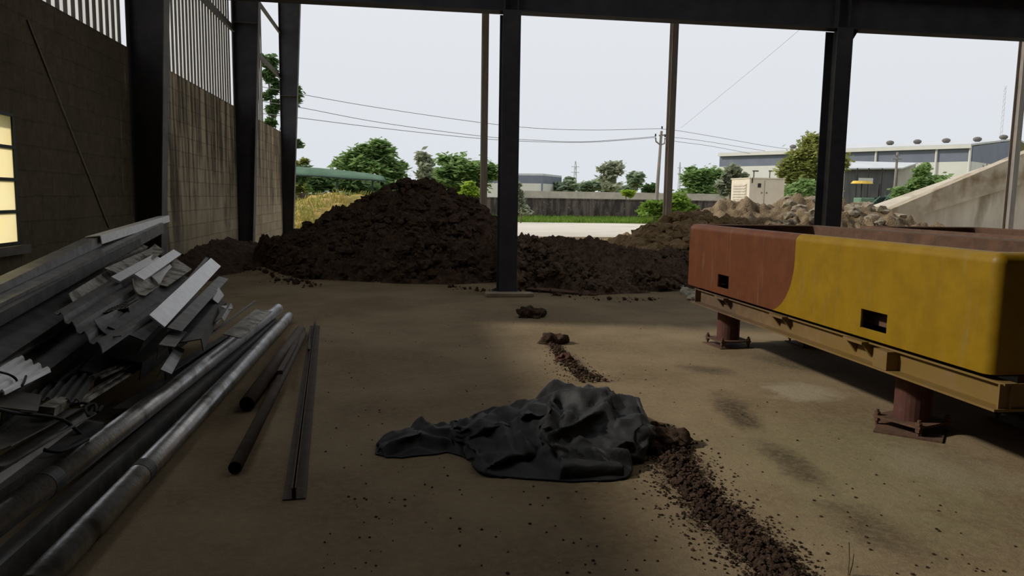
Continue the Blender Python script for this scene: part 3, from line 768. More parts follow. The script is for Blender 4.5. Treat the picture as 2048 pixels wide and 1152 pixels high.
c = k.mix(k.rng(n, .35, .7), (.014, .015, .017), (.030, .030, .032)); c = k.mix(k.math('MULTIPLY', k.rng(n2, .55, .7), .5), c, (.05, .047, .042))
k.L.new(c, k.b.inputs['Base Color']); k.b.inputs['Roughness'].default_value = .62; k.b.inputs['Specular IOR Level'].default_value = .3
k.bump(k.math('ADD', k.math('MULTIPLY', n2, .5), k.math('MULTIPLY', n, 1.0)), .35, .008)
M['tarp'] = k.m
tp = make_tarp().build('tarp', M['tarp'], smooth=True)
so = tp.modifiers.new('thickness', 'SOLIDIFY'); so.thickness = .003; so.offset = 1
tag(tp, 'crumpled black tarpaulin lying on the floor in the foreground', 'tarp')
# the folded corner of the same sheet
fl = MB(); A_, B_, C_, D_ = G(1118, 962), G(1248, 956), G(1238, 924, .06), G(1122, 915, .085); nx_, ny_ = 40, 16
for i in range(nx_):
    for j in range(ny_):
        u, v = i/(nx_-1), j/(ny_-1); p = lerp(lerp(A_, B_, u), lerp(D_, C_, u), v)
        p = p+Vector((0, -.035*sin(pi*v), .03*sin(pi*v)+.010*mn.noise(Vector((u*5, v*4, 2))))); p.z = max(p.z, .006); fl.v.append(p)
fl.f = [(i*ny_+j, (i+1)*ny_+j, (i+1)*ny_+j+1, i*ny_+j+1) for i in range(nx_-1) for j in range(ny_-1)]
fo = fl.build('folded_corner', M['tarp'], tp, smooth=True)
so = fo.modifiers.new('thickness', 'SOLIDIFY'); so.thickness = .004

# ------------------------------------------------------------------ heap of scrap metal along the left wall
M['galv'] = mat('dusty_galvanised_steel', (.15, .15, .155), (.29, .285, .28), scale=9, rough=.45, metal=.75, bump=.12, bscale=25, c3=(.22, .20, .17), c3scale=5, c3lo=.5, c3hi=.7)
M['galv_pipe'] = mat('galvanised_pipe_zinc', (.42, .42, .43), (.58, .58, .59), scale=22, rough=.38, metal=.8, bump=.1, bscale=60, c3=(.20, .185, .16), c3scale=5, c3lo=.5, c3hi=.7)
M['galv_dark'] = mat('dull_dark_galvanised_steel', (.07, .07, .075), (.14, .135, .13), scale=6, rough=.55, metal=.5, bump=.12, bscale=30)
M['galv_bright'] = mat('bright_zinc_steel', (.74, .74, .75), (.86, .86, .87), scale=14, rough=.42, metal=.4, bump=.08, bscale=50)
M['galv_rough'] = mat('corroded_zinc_sheet', (.24, .22, .19), (.52, .50, .46), scale=16, rough=.6, metal=.3, bump=.5, bscale=22, c3=(.14, .12, .10), c3scale=8, c3lo=.52, c3hi=.62)
M['brownpipe'] = mat('brown_rusted_pipe', (.06, .042, .032), (.105, .075, .058), scale=7, rough=.7, metal=.2, bump=.2, bscale=30)
M['cable'] = mat('black_rubber_cable', (.012, .012, .013), rough=.6)

DS = 1.0
def bar(name, cat, lab, prof, a, b, m='galv', roll=0, group='scrap metal lengths heaped by the left wall'):
    """a, b: (pixel x, pixel y, depth) of the two ends"""
    p, q = D(a[0], a[1], a[2]*DS), D(b[0], b[1], b[2]*DS)
    o = MB().ext(prof, p, q, -roll).build(name, M[m], origin=tuple((p+q)/2)); return tag(o, lab, cat, group)
def sheetq(name, cat, lab, pts, m, n=0, h=.02, tk=.006, group='scrap metal lengths heaped by the left wall', bend=0):
    """sheet given by four corner (pixel x, pixel y, depth): near-left, near-right, far-right, far-left; n ribs along its length"""
    P = [D(p[0], p[1], p[2]*DS) for p in pts]; f = MB(); nx = max(2, n*6+1) if n else 9; ny = 5
    nr = ((P[1]-P[0]).cross(P[3]-P[0])).normalized()
    if nr.z < 0: nr = -nr
    for i in range(nx):
        u = i/(nx-1)
        ph = (u*n) % 1
        hh = h*(0 if ph < .3 else (ph-.3)/.15 if ph < .45 else 1 if ph < .8 else (.95-ph)/.15 if ph < .95 else 0) if n else bend*(u-.5)**2*4
        for j in range(ny):
            v = j/(ny-1); f.v.append(lerp(lerp(P[0], P[1], u), lerp(P[3], P[2], u), v)+nr*hh)
    f.f = [(i*ny+j, (i+1)*ny+j, (i+1)*ny+j+1, i*ny+j+1) for i in range(nx-1) for j in range(ny-1)]
    o = f.build(name, M[m]); so = o.modifiers.new('thickness', 'SOLIDIFY'); so.thickness = tk
    return tag(o, lab, cat, group)
# top of the heap
bar('steel_channel', 'channel', 'long dark channel with bright upper edge on top of the heap, left end', P_chan(.12, .13, t=.008), (-60, 590, 5.2), (187, 474, 7.9), 'galv', -.05)
bar('steel_channel', 'channel', 'upper channel with bright edge at the highest tip of the heap', P_chan(.13, .08, t=.008), (186, 473, 7.8), (327, 432, 10.6), 'galv_bright', -.1)
bar('steel_channel', 'channel', 'dark channel just below the highest bright edged channel', P_chan(.14, .12, t=.008), (-60, 625, 4.9), (314, 446, 10.1), 'galv', 0)
bar('box_section', 'steel tube', 'square dark tube with drilled end third from the top of the heap', [(-.06, -.04), (.06, -.04), (.06, .04), (-.06, .04)], (-60, 660, 4.7), (304, 465, 9.8), 'galv_dark', .0)
bar('wide_channel', 'channel', 'wide dark channel with a long slot at the left edge of the heap', P_chan(.26, .10, t=.007), (-80, 726, 4.3), (280, 512, 9.0), 'galv_dark', .35)
bar('flat_plate', 'plate', 'thin dark flat below the slotted wide channel at the left edge', P_flat(.16, .012), (-60, 750, 4.2), (170, 612, 6.8), 'galv', .2)
bar('slotted_strip', 'strip', 'pale slotted strip near the top of the heap', P_chan(.09, .03, t=.004), (183, 532, 7.3), (288, 490, 9.2), 'galv_rough', .45)
bar('slotted_strip', 'strip', 'dull mottled strip under the pale slotted strip', P_chan(.11, .03, t=.004), (222, 542, 7.1), (318, 498, 9.0), 'galv_rough', .45)
bar('flat_bar', 'flat bar', 'shorter pale flat bar in the upper middle of the heap', P_flat(.075, .02), (230, 560, 6.5), (313, 514, 8.2), 'galv_bright', .55)
bar('flat_bar', 'flat bar', 'pale flat bar crossing above the torn white sheet', P_flat(.085, .02), (277, 556, 6.3), (354, 505, 8.1), 'galv_bright', .6)
bar('flat_bar', 'flat bar', 'brightest broad flat bar at the right flank of the heap', P_flat(.125, .012), (313, 643, 5.3), (431, 525, 8.0), 'galv_bright', .75)
bar('thin_bar', 'bar', 'thin rod standing just behind the brightest flat bar', P_flat(.03, .02), (352, 590, 6.3), (414, 517, 8.2), 'galv', .3)
bar('angle_bar', 'angle bar', 'narrow grey angle bar just below the brightest flat bar', P_ang(.09, .07), (335, 656, 5.2), (438, 553, 7.7), 'galv', .3)
sheetq('corroded_plate', 'plate', 'mottled corroded plate in the middle of the heap', [(136, 594, 6.0), (165, 622, 5.7), (236, 572, 7.1), (215, 545, 7.4)], 'galv_rough', bend=.03)
sheetq('curved_sheet', 'sheet', 'small curved dull sheet under the pale crossing bar', [(262, 566, 6.4), (285, 600, 6.0), (316, 578, 6.7), (300, 552, 7.0)], 'galv_rough', bend=.04)
sheetq('torn_sheet', 'sheet', 'torn white sheet right of the pale crossing bars', [(304, 552, 6.9), (318, 568, 6.7), (352, 546, 7.4), (340, 528, 7.6)], 'galv_bright')
sheetq('dull_sheet', 'sheet', 'dull sheet at the upper right shoulder of the heap', [(318, 569, 6.7), (335, 572, 6.6), (384, 538, 7.7), (350, 516, 8.0)], 'galv_rough')
sheetq('end_sheet', 'sheet', 'mottled sheet end beside the pale flat bars near the top', [(285, 508, 8.2), (306, 518, 7.9), (328, 500, 8.5), (310, 488, 8.8)], 'galv_rough')
t = thing('perforated_tray', 'perforated dark tray lying below the corroded plate', 'cable tray', D(240, 640, 5.6), 'scrap metal lengths heaped by the left wall')
M['perf'] = mat('perforated_dark_plate', (.10, .095, .085), (.16, .15, .13), scale=5, rough=.6, metal=.4)
p, q = D(225, 622, 5.5), D(280, 590, 6.5)
MB().ext(P_chan(.2, .09, t=.005), p, q, .2).build('tray_body', M['perf'], t)
tb_ = bpy.data.objects['tray_body']; f = MB(); dd = (q-p); sd = dd.cross(Vector((0, 0, 1))).normalized()
for i in range(16):
    for j in range(6):
        c = p+dd*((i+.5)/16)+sd*((j-2.5)*.03); u = Matrix.Rotation(.2, 3, dd.normalized()); 
        c = p+dd*((i+.5)/16)+(u.transposed() @ (sd*((j-2.5)*.03)))+Vector((0, 0, .004)); f.tube(c, c+Vector((0, 0, .004)), .009, 6)
hl = f.build('perforations', M['cable'], tb_); hl['kind'] = 'stuff'
bar('wide_channel', 'channel', 'wide dark channel lying below the torn white sheet', P_chan(.22, .09, t=.007), (252, 668, 5.0), (378, 556, 7.6), 'galv_dark', .45)
sheetq('ribbed_sheet', 'sheet', 'ribbed sheet with jagged end hanging out under the corroded plate', [(108, 626, 5.3), (206, 706, 4.5), (330, 620, 5.9), (220, 560, 6.9)], 'galv_dark', n=4, h=.035)
sheetq('bent_flap', 'sheet', 'bent dark flap below the perforated tray', [(186, 652, 5.0), (240, 684, 4.7), (270, 660, 5.1), (232, 630, 5.5)], 'galv_dark', bend=.04)
bar('wide_channel', 'channel', 'broad dark channel propped at the right foot of the heap', P_chan(.20, .08, t=.007), (369, 684, 5.1), (420, 598, 6.9), 'galv_dark', -.15)
sheetq('small_plate', 'plate', 'small pale plate at the tip of the propped dark channel', [(425, 598, 6.6), (436, 606, 6.5), (448, 590, 6.8), (437, 574, 7.1)], 'galv_bright')
t = thing('clip_bracket', 'small bent bracket beside the propped dark channel', 'bracket', D(444, 630, 6.1), 'scrap metal lengths heaped by the left wall')
MB().ext(P_chan(.06, .03, t=.004), D(436, 640, 5.9), D(455, 610, 6.5), .5).build('bracket_body', M['galv'], t)
MB().ext(P_flat(.05, .006), D(448, 612, 6.45), D(460, 618, 6.3), 0).build('bracket_tab', M['galv_bright'], t)
bar('thin_bar', 'bar', 'thin rod lying between bracket and reflective sheet', P_flat(.025, .015), (414, 674, 5.8), (511, 602, 8.0), 'galv', 0)
sheetq('reflective_sheet', 'sheet', 'shiny streaked sheet beside the upper end of the long pipe', [(446, 668, 6.4), (482, 676, 6.3), (545, 622, 8.1), (512, 618, 8.0)], 'galv_rough')
bar('angle_bar', 'angle bar', 'dark offcut hanging below the propped channel', P_ang(.09, .09), (318, 690, 4.8), (345, 660, 5.4), 'galv', .2)
bar('angle_bar', 'angle bar', 'short broken offcut in the dark gap above the pipes', P_ang(.06, .05), (322, 740, 4.4), (352, 692, 5.2), 'galv', .5)
# long pipes and sections on the floor
def pipe(lab, a, b, r, m, ring=None, t=.004, zoff=None):
    p, q = G(a[0], a[1], r), G(b[0], b[1], r)
    if zoff: p = G(a[0], a[1], zoff); q = G(b[0], b[1], zoff)
    o = thing('steel_pipe', lab, 'pipe', (p+q)/2, 'long pipes on the floor')
    MB().pipe(p, q, r, t, 28).build('tube', M[m], o, smooth=True)
    if ring:
        c = G(ring[0], ring[1], zoff or r); d = (q-p).normalized(); k = (c-p).dot(d); c = p+d*k
        f = MB().pipe(c-d*.05, c-d*.047, r+.003, .006, 28); f.pipe(c-d*.047, c+d*.05, r+.0015, .004, 28); f.build('joint_ring', M['galv_dark'], o, smooth=False)
    return o
pipe('long galvanised pipe nearest the bare floor with a joint ring', (62, 1180), (577, 634), .06, 'galv_pipe', (288, 945))
pipe('long galvanised pipe higher up beside the shiny sheet', (-60, 1083), (556, 618), .06, 'galv_pipe', (112, 965), zoff=.19)
p_, q_ = G(-45, 1185, .06), G(546, 648, .06)
tag(MB().ext([(-.04, -.06), (.04, -.06), (.04, .06), (-.04, .06)], p_, q_).build('box_section', M['galv'], origin=tuple((p_+q_)/2)), 'long box section lying between the two galvanised pipes', 'steel tube', 'scrap metal lengths heaped by the left wall')
bar('angle_bar', 'angle bar', 'long pale edged angle left of the upper galvanised pipe', P_ang(-.09, .10, .008), (255, 818, 4.75), (486, 676, 7.3), 'galv', 0)
bar('angle_bar', 'angle bar', 'dark thin angle just behind the pale edged angle', P_ang(.06, .08, .008), (330, 742, 5.5), (500, 640, 8.4), 'galv_dark', 0)
pipe('shorter brown pipe with open end pointing at the camera', (494, 808), (601, 660), .052, 'brownpipe', t=.005)
pipe('thin brown pipe lying right of the shorter brown pipe', (470, 936), (607, 668), .036, 'brownpipe', t=.004)
bar('thin_bar', 'bar', 'thin brown rod between the two brown pipes', P_flat(.04, .03), (560, 745, 5.9), (600, 672, 8.0), 'brownpipe', 0)
t = thing('rail_section', 'brown rusted double angle rail lying alone on the floor', 'rail', (G(588, 998)+G(628, 655))/2, 'long pipes on the floor')
a, b = G(588, 1000, .0), G(630, 652, .0)
for s, nm in ((-1, 'left_angle'), (1, 'right_angle')):
    d = (b-a).normalized(); sdv = d.cross(Vector((0, 0, 1)))*.007*s
    MB().ext(thick([(.048*s, .003), (0, .003), (0, .062)], .006) if s > 0 else thick([(0, .062), (0, .003), (-.048, .003)], .006), a+sdv, b+sdv).build(nm, M['brownpipe'], t)
bar('thin_bar', 'bar', 'thin rust rod beside the far end of the double angle rail', P_flat(.02, .02), (618, 700, 7.2), (621, 660, 8.6), 'brownpipe', 0)
DS = 1.12
# lower left: sheets, tray, rods, cables
sheetq('ribbed_sheet', 'sheet', 'pale ribbed sheet end at the left edge of the frame', [(-60, 770, 3.3), (10, 790, 3.2), (102, 744, 3.8), (34, 714, 4.2)], 'galv_bright', n=4, h=.02)
sheetq('ribbed_sheet', 'sheet', 'dark ribbed sheet lying flat in the hollow of the heap', [(46, 800, 3.9), (160, 806, 3.8), (205, 738, 4.9), (100, 735, 5.0)], 'galv_dark', n=6, h=.022)
bar('ridged_rod', 'rod', 'pale ridged rod in the hollow, upper of two', P_corr(.07, 2, .012), (190, 756, 4.3), (268, 722, 5.2), 'galv_rough', .2)
bar('ridged_rod', 'rod', 'pale ridged rod in the hollow, lower and longer of two', P_corr(.08, 2, .012), (146, 812, 3.9), (300, 718, 5.4), 'galv_rough', .2)
sheetq('mesh_tray', 'cable tray', 'grey perforated strip at the left edge below the pale ribbed sheet', [(-40, 810, 3.1), (76, 822, 3.3), (84, 790, 3.6), (-40, 770, 3.4)], 'perf')
bar('flat_bar', 'flat bar', 'short pale block among the cables', P_flat(.07, .05), (92, 824, 3.5), (126, 803, 3.9), 'galv_rough', .2)
sheetq('dull_sheet', 'sheet', 'large dull sheet at the left edge under the cables', [(-60, 905, 2.9), (20, 900, 3.0), (165, 822, 3.8), (60, 815, 3.8)], 'galv_dark', bend=.02)
bar('angle_bar', 'angle bar', 'dull angle bar running under the loose cables', P_ang(.09, .05), (-40, 935, 2.9), (160, 826, 3.8), 'galv', 0)
bar('angle_bar', 'angle bar', 'pale mottled angle bar at the lower left of the heap', P_ang(-.06, .07), (-40, 972, 2.8), (172, 838, 3.8), 'galv_bright', 0)
bar('box_section', 'steel tube', 'dark box section below the pale mottled angle bar', [(-.07, -.05), (.07, -.05), (.07, .05), (-.07, .05)], (-50, 1005, 2.85), (178, 858, 3.8), 'galv_dark', .2)
bar('flat_plate', 'plate', 'dark broad board beside the upper galvanised pipe', P_flat(.2, .03), (172, 868, 3.95), (262, 806, 4.7), 'brownpipe', .1)
DS = 1.0
# buried supports that carry the heap
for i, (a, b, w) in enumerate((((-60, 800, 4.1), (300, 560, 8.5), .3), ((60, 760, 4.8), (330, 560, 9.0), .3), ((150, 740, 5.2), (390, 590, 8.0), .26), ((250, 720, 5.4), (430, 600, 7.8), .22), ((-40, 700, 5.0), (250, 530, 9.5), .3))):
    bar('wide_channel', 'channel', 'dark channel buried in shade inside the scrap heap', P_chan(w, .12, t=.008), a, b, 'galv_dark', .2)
DS = 1.12
def cable(lab, pts, r):
    P = [D(p[0], p[1], p[2]*DS) for p in pts]; Q = []
    for i in range(len(P)-1):
        p0, p1, p2, p3 = P[max(i-1, 0)], P[i], P[i+1], P[min(i+2, len(P)-1)]
        for s in range(8):
            t = s/8; Q.append(.5*((2*p1)+(p2-p0)*t+(2*p0-5*p1+4*p2-p3)*t*t+(3*p1-p0-3*p2+p3)*t**3))
    Q.append(P[-1]); tag(MB().path(Q, r).build('loose_cable', M['cable'], smooth=True), lab, 'cable', 'loose black cables on the scrap heap')
cable('black cable looping from the left edge across the scrap', [(-20, 815, 3.0), (30, 826, 3.2), (90, 832, 3.4), (130, 842, 3.5), (165, 872, 3.6), (175, 882, 3.6)], .009)
cable('black cable coiled into curls by the pale ridged rods', [(140, 812, 3.8), (165, 806, 3.85), (185, 812, 3.8), (178, 832, 3.7), (172, 815, 3.75), (190, 808, 3.8), (195, 824, 3.75), (205, 812, 3.8)], .008)
cable('black cable lying low under the dull sheet edge', [(88, 900, 3.25), (120, 903, 3.3), (150, 892, 3.4), (176, 878, 3.55)], .010)
cable('thin dark wire arched over the pale ribbed sheet', [(-10, 742, 3.4), (20, 750, 3.45), (34, 762, 3.45), (30, 778, 3.4), (45, 770, 3.4), (52, 752, 3.5)], .006)
# ------------------------------------------------------------------ outside: vegetation
def m_leaf(name, a, b): return mat(name, a, b, scale=1.2, rough=.6, transl=.45, lo=.3, hi=.7)
M['leaf_fern'] = m_leaf('mid_green_leaf', (.17, .29, .09), (.30, .43, .16))
M['leaf_dark'] = m_leaf('dark_green_leaf', (.08, .15, .05), (.16, .25, .09))
M['leaf_olive'] = m_leaf('olive_green_leaf', (.24, .28, .07), (.40, .42, .13))
M['leaf_grey'] = m_leaf('grey_green_leaf', (.26, .30, .20), (.40, .43, .31))
M['leaf_bright'] = m_leaf('bright_yellow_green_leaf', (.30, .44, .04), (.42, .55, .08))
M['leaf_far'] = m_leaf('distant_hazy_leaf', (.24, .32, .20), (.34, .42, .28))
M['grass'] = m_leaf('green_grass_blade', (.13, .25, .03), (.24, .36, .06))
M['drygrass'] = m_leaf('dry_yellow_grass', (.36, .31, .08), (.28, .32, .07))
M['bark'] = mat('grey_brown_bark', (.10, .08, .06), (.18, .15, .11), scale=5, rough=.95, bump=.4)

def leaves(f, rng, c, rad, n, size, flat=.6, droop=0.0, asp=2.0):
    P = rng.normal(size=(n, 3)); P /= np.linalg.norm(P, axis=1)[:, None]+1e-9
    P *= np.abs(rng.normal(0, .62, (n, 1)))+.05
    for p in P:
        o = Vector((c[0]+p[0]*rad[0], c[1]+p[1]*rad[1], c[2]+p[2]*rad[2]-droop*(p[0]**2+p[1]**2)*rad[2]))
        a = rng.random()*6.283; s = size*(.6+.8*rng.random())
        d = Vector((cos(a), sin(a), (rng.random()-.5)*1.6*flat-droop*.4)).normalized()
        n_ = Vector((rng.normal()*flat, rng.normal()*flat, 1)).normalized(); w = d.cross(n_).normalized()*s*.5
        d = d*s*asp*.5
        f.quad(o-d, o+w*.9-d*.1, o+d, o-w*.9-d*.1)
def tree(name, lab, cat, Y, crown, trunk, leafm, n, size, clumps, seed, flat=.6, droop=0.0, group='trees beyond the yard', depth=1.0, base=None):
    """crown: (px, py, rx, ry) ellipses in the picture; trunk: px at the ground"""
    rng = np.random.default_rng(seed); sc = Y/FPX/ray(crown[0][0], crown[0][1]).dot(CR @ Vector((0, 0, -1)))*ray(crown[0][0], crown[0][1]).y
    k = Y/ray(crown[0][0], crown[0][1]).y/FPX
    b = D(trunk, 400, Y); b.z = -.12 if base is None else base
    t = thing(name, lab, cat, b, group)
    f = MB(); br = MB(); area = sum(c[2]*c[3] for c in crown); top = D(crown[0][0], crown[0][1], Y)
    hub = Vector((lerp(b.x, top.x, .6), Y, max(b.z+.3, lerp(b.z, top.z, .55))))
    for cx, cy, rx, ry in crown:
        c = D(cx, cy, Y); rw, rh = rx*k, ry*k
        m = max(1, int(clumps*rx*ry/area)); nl = max(10, int(2.2*n*rx*ry/area/m))
        for i in range(m):
            p = rng.normal(size=3); p /= np.linalg.norm(p); p *= rng.random()**.4
            q = Vector((c.x+p[0]*rw*.86, c.y+p[1]*rw*.86*depth, c.z+p[2]*rh*.86))
            r = rw*(.85/max(1, m)**.33)*(.7+.6*rng.random())
            leaves(f, rng, q, (r, r, r*(.55 if droop else .75)*min(1.3, rh/rw+.3)), nl, size, flat, droop)
            if i % 3 == 0: br.path([hub, lerp(hub, q, .5)+Vector((0, 0, -.1*rh)), q], .02*max(1, rh*.35), 5)
    f.build('foliage', leafm, t)
    r0 = max(.05, .045*(hub.z-b.z))
    br.path([b, lerp(b, hub, .5)+Vector((r0*.6, 0, 0)), hub], r0, 8)
    br.build('trunk', M['bark'], t)
    return t
L = M
tree('feathery_tree', 'wide feathery green tree with layered fronds rising behind the soil heap', 'tree', 62, [(740, 325, 62, 40), (700, 318, 40, 24), (790, 345, 40, 34), (745, 295, 45, 20), (740, 372, 75, 22)], 745, L['leaf_fern'], 9000, .30, 70, 11, .35, .5)
tree('grey_tree', 'sparse greyish tree between the feathery tree and the round tree', 'tree', 75, [(845, 330, 20, 28), (860, 352, 26, 22), (838, 312, 10, 12)], 848, L['leaf_grey'], 1500, .34, 26, 12, .9)
tree('round_tree', 'round green tree behind the slim column, above the soil heap', 'tree', 66, [(925, 345, 58, 34), (905, 335, 34, 26), (950, 350, 46, 26), (900, 375, 40, 18), (980, 352, 22, 22)], 920, L['leaf_fern'], 8000, .30, 60, 13, .5)
tree('bright_bush', 'bright yellow green bush left of the slim column', 'bush', 50, [(938, 378, 15, 13), (930, 386, 12, 8), (952, 386, 10, 8)], 938, L['leaf_bright'], 900, .22, 16, 14, .6, group='bushes along the boundary wall')
tree('dark_shrub', 'dark shrub in the shade under the green canopy', 'bush', 54, [(730, 378, 60, 20), (690, 372, 30, 14), (640, 368, 30, 16)], 720, L['leaf_dark'], 2600, .3, 30, 15, .6, group='bushes along the boundary wall')
tree('tall_tree', 'tall dark tree seen through the gap beside the left end column', 'tree', 48, [(540, 180, 16, 70), (536, 130, 14, 30), (545, 225, 14, 40), (585, 190, 20, 18), (600, 283, 12, 14), (596, 345, 22, 30), (530, 300, 30, 60)], 560, L['leaf_dark'], 4500, .24, 60, 16, .7)
tree('weeping_tree', 'drooping olive tree at the left end of the green canopy', 'tree', 56, [(600, 340, 18, 30), (612, 372, 20, 22), (585, 375, 18, 20)], 600, L['leaf_olive'], 1800, .26, 24, 17, .6, .4)
tree('thin_tree', 'thin airy tree in the middle distance with an open crown', 'tree', 85, [(1222, 345, 26, 22), (1200, 342, 18, 10), (1238, 335, 16, 10), (1215, 368, 26, 14)], 1232, L['leaf_grey'], 1100, .34, 26, 18, .9)
tree('small_round_tree', 'small round dark tree right of the thin airy tree', 'tree', 95, [(1270, 360, 17, 15), (1272, 352, 12, 8)], 1270, L['leaf_far'], 1400, .34, 18, 19, .6)
tree('small_round_tree', 'low dark round bush just left of the leaning utility pole', 'tree', 85, [(1300, 380, 14, 12)], 1300, L['leaf_dark'], 800, .34, 10, 20, .6)
for i, (px, py, rx, ry, nm) in enumerate(((1130, 376, 26, 14, 'hazy tree beside the small warehouse'), (1140, 362, 8, 7, 'hazy small crown rising by the warehouse'), (1175, 375, 30, 13, 'hazy tree right of the pylon foot'), (1212, 378, 24, 12, 'hazy tree below the thin airy tree'), (1250, 382, 22, 10, 'hazy low tree below the small round tree'), (1106, 366, 14, 6, 'hazy crown peeking over the small warehouse roof'))):
    tree('distant_tree', nm+' in the far tree line', 'tree', 125+i*4, [(px, py, rx, ry)], px, L['leaf_far'], 900, .55, 12, 30+i, .6, group='distant tree line')
tree('spreading_tree', 'spreading green tree just right of the slim gable column', 'tree', 70, [(1405, 350, 38, 20), (1385, 360, 28, 16), (1432, 358, 28, 22), (1400, 378, 46, 14)], 1410, L['leaf_fern'], 3600, .3, 44, 21, .6)
tree('grey_tree', 'grey green slender tree left of the generator', 'tree', 60, [(1462, 345, 16, 30), (1470, 360, 20, 24), (1450, 375, 18, 18)], 1462, L['leaf_grey'], 2200, .26, 34, 22, .8)
tree('leafy_tree', 'large olive green leafy tree beside the wide steel column, behind the generator', 'tree', 52, [(1612, 340, 50, 45), (1630, 300, 36, 30), (1590, 360, 38, 40), (1650, 340, 50, 50), (1615, 390, 60, 28), (1630, 275, 16, 12)], 1620, L['leaf_olive'], 12000, .22, 90, 23, .7)
tree('leafy_bush', 'green bush in front of the large olive tree, right of the generator', 'bush', 46, [(1605, 385, 36, 18), (1622, 372, 24, 14), (1590, 395, 24, 12)], 1605, L['leaf_fern'], 2400, .22, 30, 24, .7, group='bushes along the boundary wall')
tree('leafy_bush', 'rounded dark green bush rising behind the concrete ramp', 'bush', 58, [(1848, 370, 40, 22), (1838, 350, 18, 14), (1875, 368, 28, 14), (1812, 385, 26, 18), (1850, 335, 8, 6)], 1848, L['leaf_fern'], 3600, .26, 40, 25, .7, group='bushes along the boundary wall')
tree('weed_bush', 'green weeds climbing the boundary wall beside the slim gable column', 'bush', 47, [(1360, 402, 22, 14), (1375, 412, 22, 12), (1345, 415, 16, 12)], 1362, L['grass'], 1800, .2, 22, 26, .7, group='bushes along the boundary wall')
tree('weed_bush', 'green weeds at the wall foot left of the slim gable column', 'bush', 47, [(1310, 415, 24, 12), (1298, 425, 20, 9), (1320, 425, 14, 8)], 1308, L['grass'], 1500, .2, 20, 27, .7, group='bushes along the boundary wall')
tree('weed_bush', 'pale bush at the wall directly right of the lone dark column', 'bush', 46, [(1040, 398, 8, 22), (1046, 420, 12, 10), (1038, 375, 7, 12)], 1042, L['leaf_grey'], 900, .18, 18, 28, .8, group='bushes along the boundary wall')
tree('yellow_bush', 'small yellow green bush peeking over the boundary wall', 'bush', 53, [(1255, 387, 10, 7), (1262, 390, 8, 4)], 1257, L['leaf_bright'], 500, .2, 8, 29, .7, group='bushes along the boundary wall')

# strip of grass at the wall foot, dry grass on the mound
rng = np.random.default_rng(3); f = MB()
def blade(f, x, y, z, h, w):
    a = rng.random()*6.283; l = h*.45; dx, dy = cos(a), sin(a)
    p = Vector((x, y, z)); f.quad(p+Vector((-dy*w, dx*w, 0)), p+Vector((dy*w, -dx*w, 0)), p+Vector((dx*l*.4+dy*w*.6, dy*l*.4-dx*w*.6, h*.65)), p+Vector((dx*l, dy*l, h)))
for i in range(16000):
    u = rng.random(); x = lerp(2, 26, u); y = lerp(47.2, 49.9, rng.random()**.8); blade(f, x, y, -.1, .22+.4*rng.random()*(.4+.6*(y-47)/3), .03)
tag(f.build('grass_strip', M['grass']), 'strip of green grass along the foot of the boundary wall', 'grass', kind='stuff')
f = MB()
for i in range(5000):
    x = rng.uniform(-7.5, 1.5); y = rng.uniform(31, 37.5); h = hf6(x, y)
    if h < .02 or mn.noise(Vector((x*.9, y*.9, 4))) < -.02: continue
    blade(f, x, y, h-.03, .12+.22*rng.random(), .022)
tag(f.build('dry_grass', M['drygrass']), 'dry yellow green grass growing on the ochre mound', 'grass', kind='stuff')

# ------------------------------------------------------------------ boundary wall, canopy, ramp
def m_oldwall():
    k = NB('blackened_boundary_wall'); X, Y, Z = k.xyz(); n = k.noise(1, stretch=(2.5, 1, .5), detail=9, rough=.7); n2 = k.noise(5, detail=8, rough=.75)
    c = k.mix(k.rng(n, .4, .62), (.045, .038, .034), (.16, .13, .11)); c = k.mix(k.math('MULTIPLY', k.rng(n2, .58, .68), .7), c, (.40, .36, .30))
    k.L.new(c, k.b.inputs['Base Color']); k.b.inputs['Roughness'].default_value = .95; k.bump(n2, .5, .03); return k.m
M['oldwall'] = m_oldwall()
M['coping'] = mat('pale_coping', (.46, .42, .36), (.58, .54, .47), scale=2, rough=.9)
f = MB().box(1.0, 32, 50.0, 50.25, -.15, 1.45); o = f.build('boundary_wall', M['oldwall']); tag(o, 'blackened low boundary wall behind the grass strip', 'wall')
x0 = 4
MB().box(1.0, 32, 49.95, 50.3, 1.45, 1.53).build('coping', M['oldwall'], o)
for x in (3.5, 8.2, 12.9, 17.6, 22.3, 27):
    p = MB().box(x-.15, x+.15, 49.9, 50.0, -.15, 1.5).build('pilaster', M['oldwall'], o)
f = MB().box(D(1050, 390, 66).x, D(1480, 390, 66).x, 66, 66.3, -.15, D(1200, 384, 66).z); tag(f.build('far_wall', M['coping']), 'pale far wall showing as a strip above the dark boundary wall', 'wall')
f = MB().box(D(540, 390, 58).x, D(700, 390, 58).x, 58, 58.3, -.15, D(620, 387, 58).z); tag(f.build('far_wall', M['oldwall']), 'dark low wall behind the ochre mound under the canopy', 'wall')

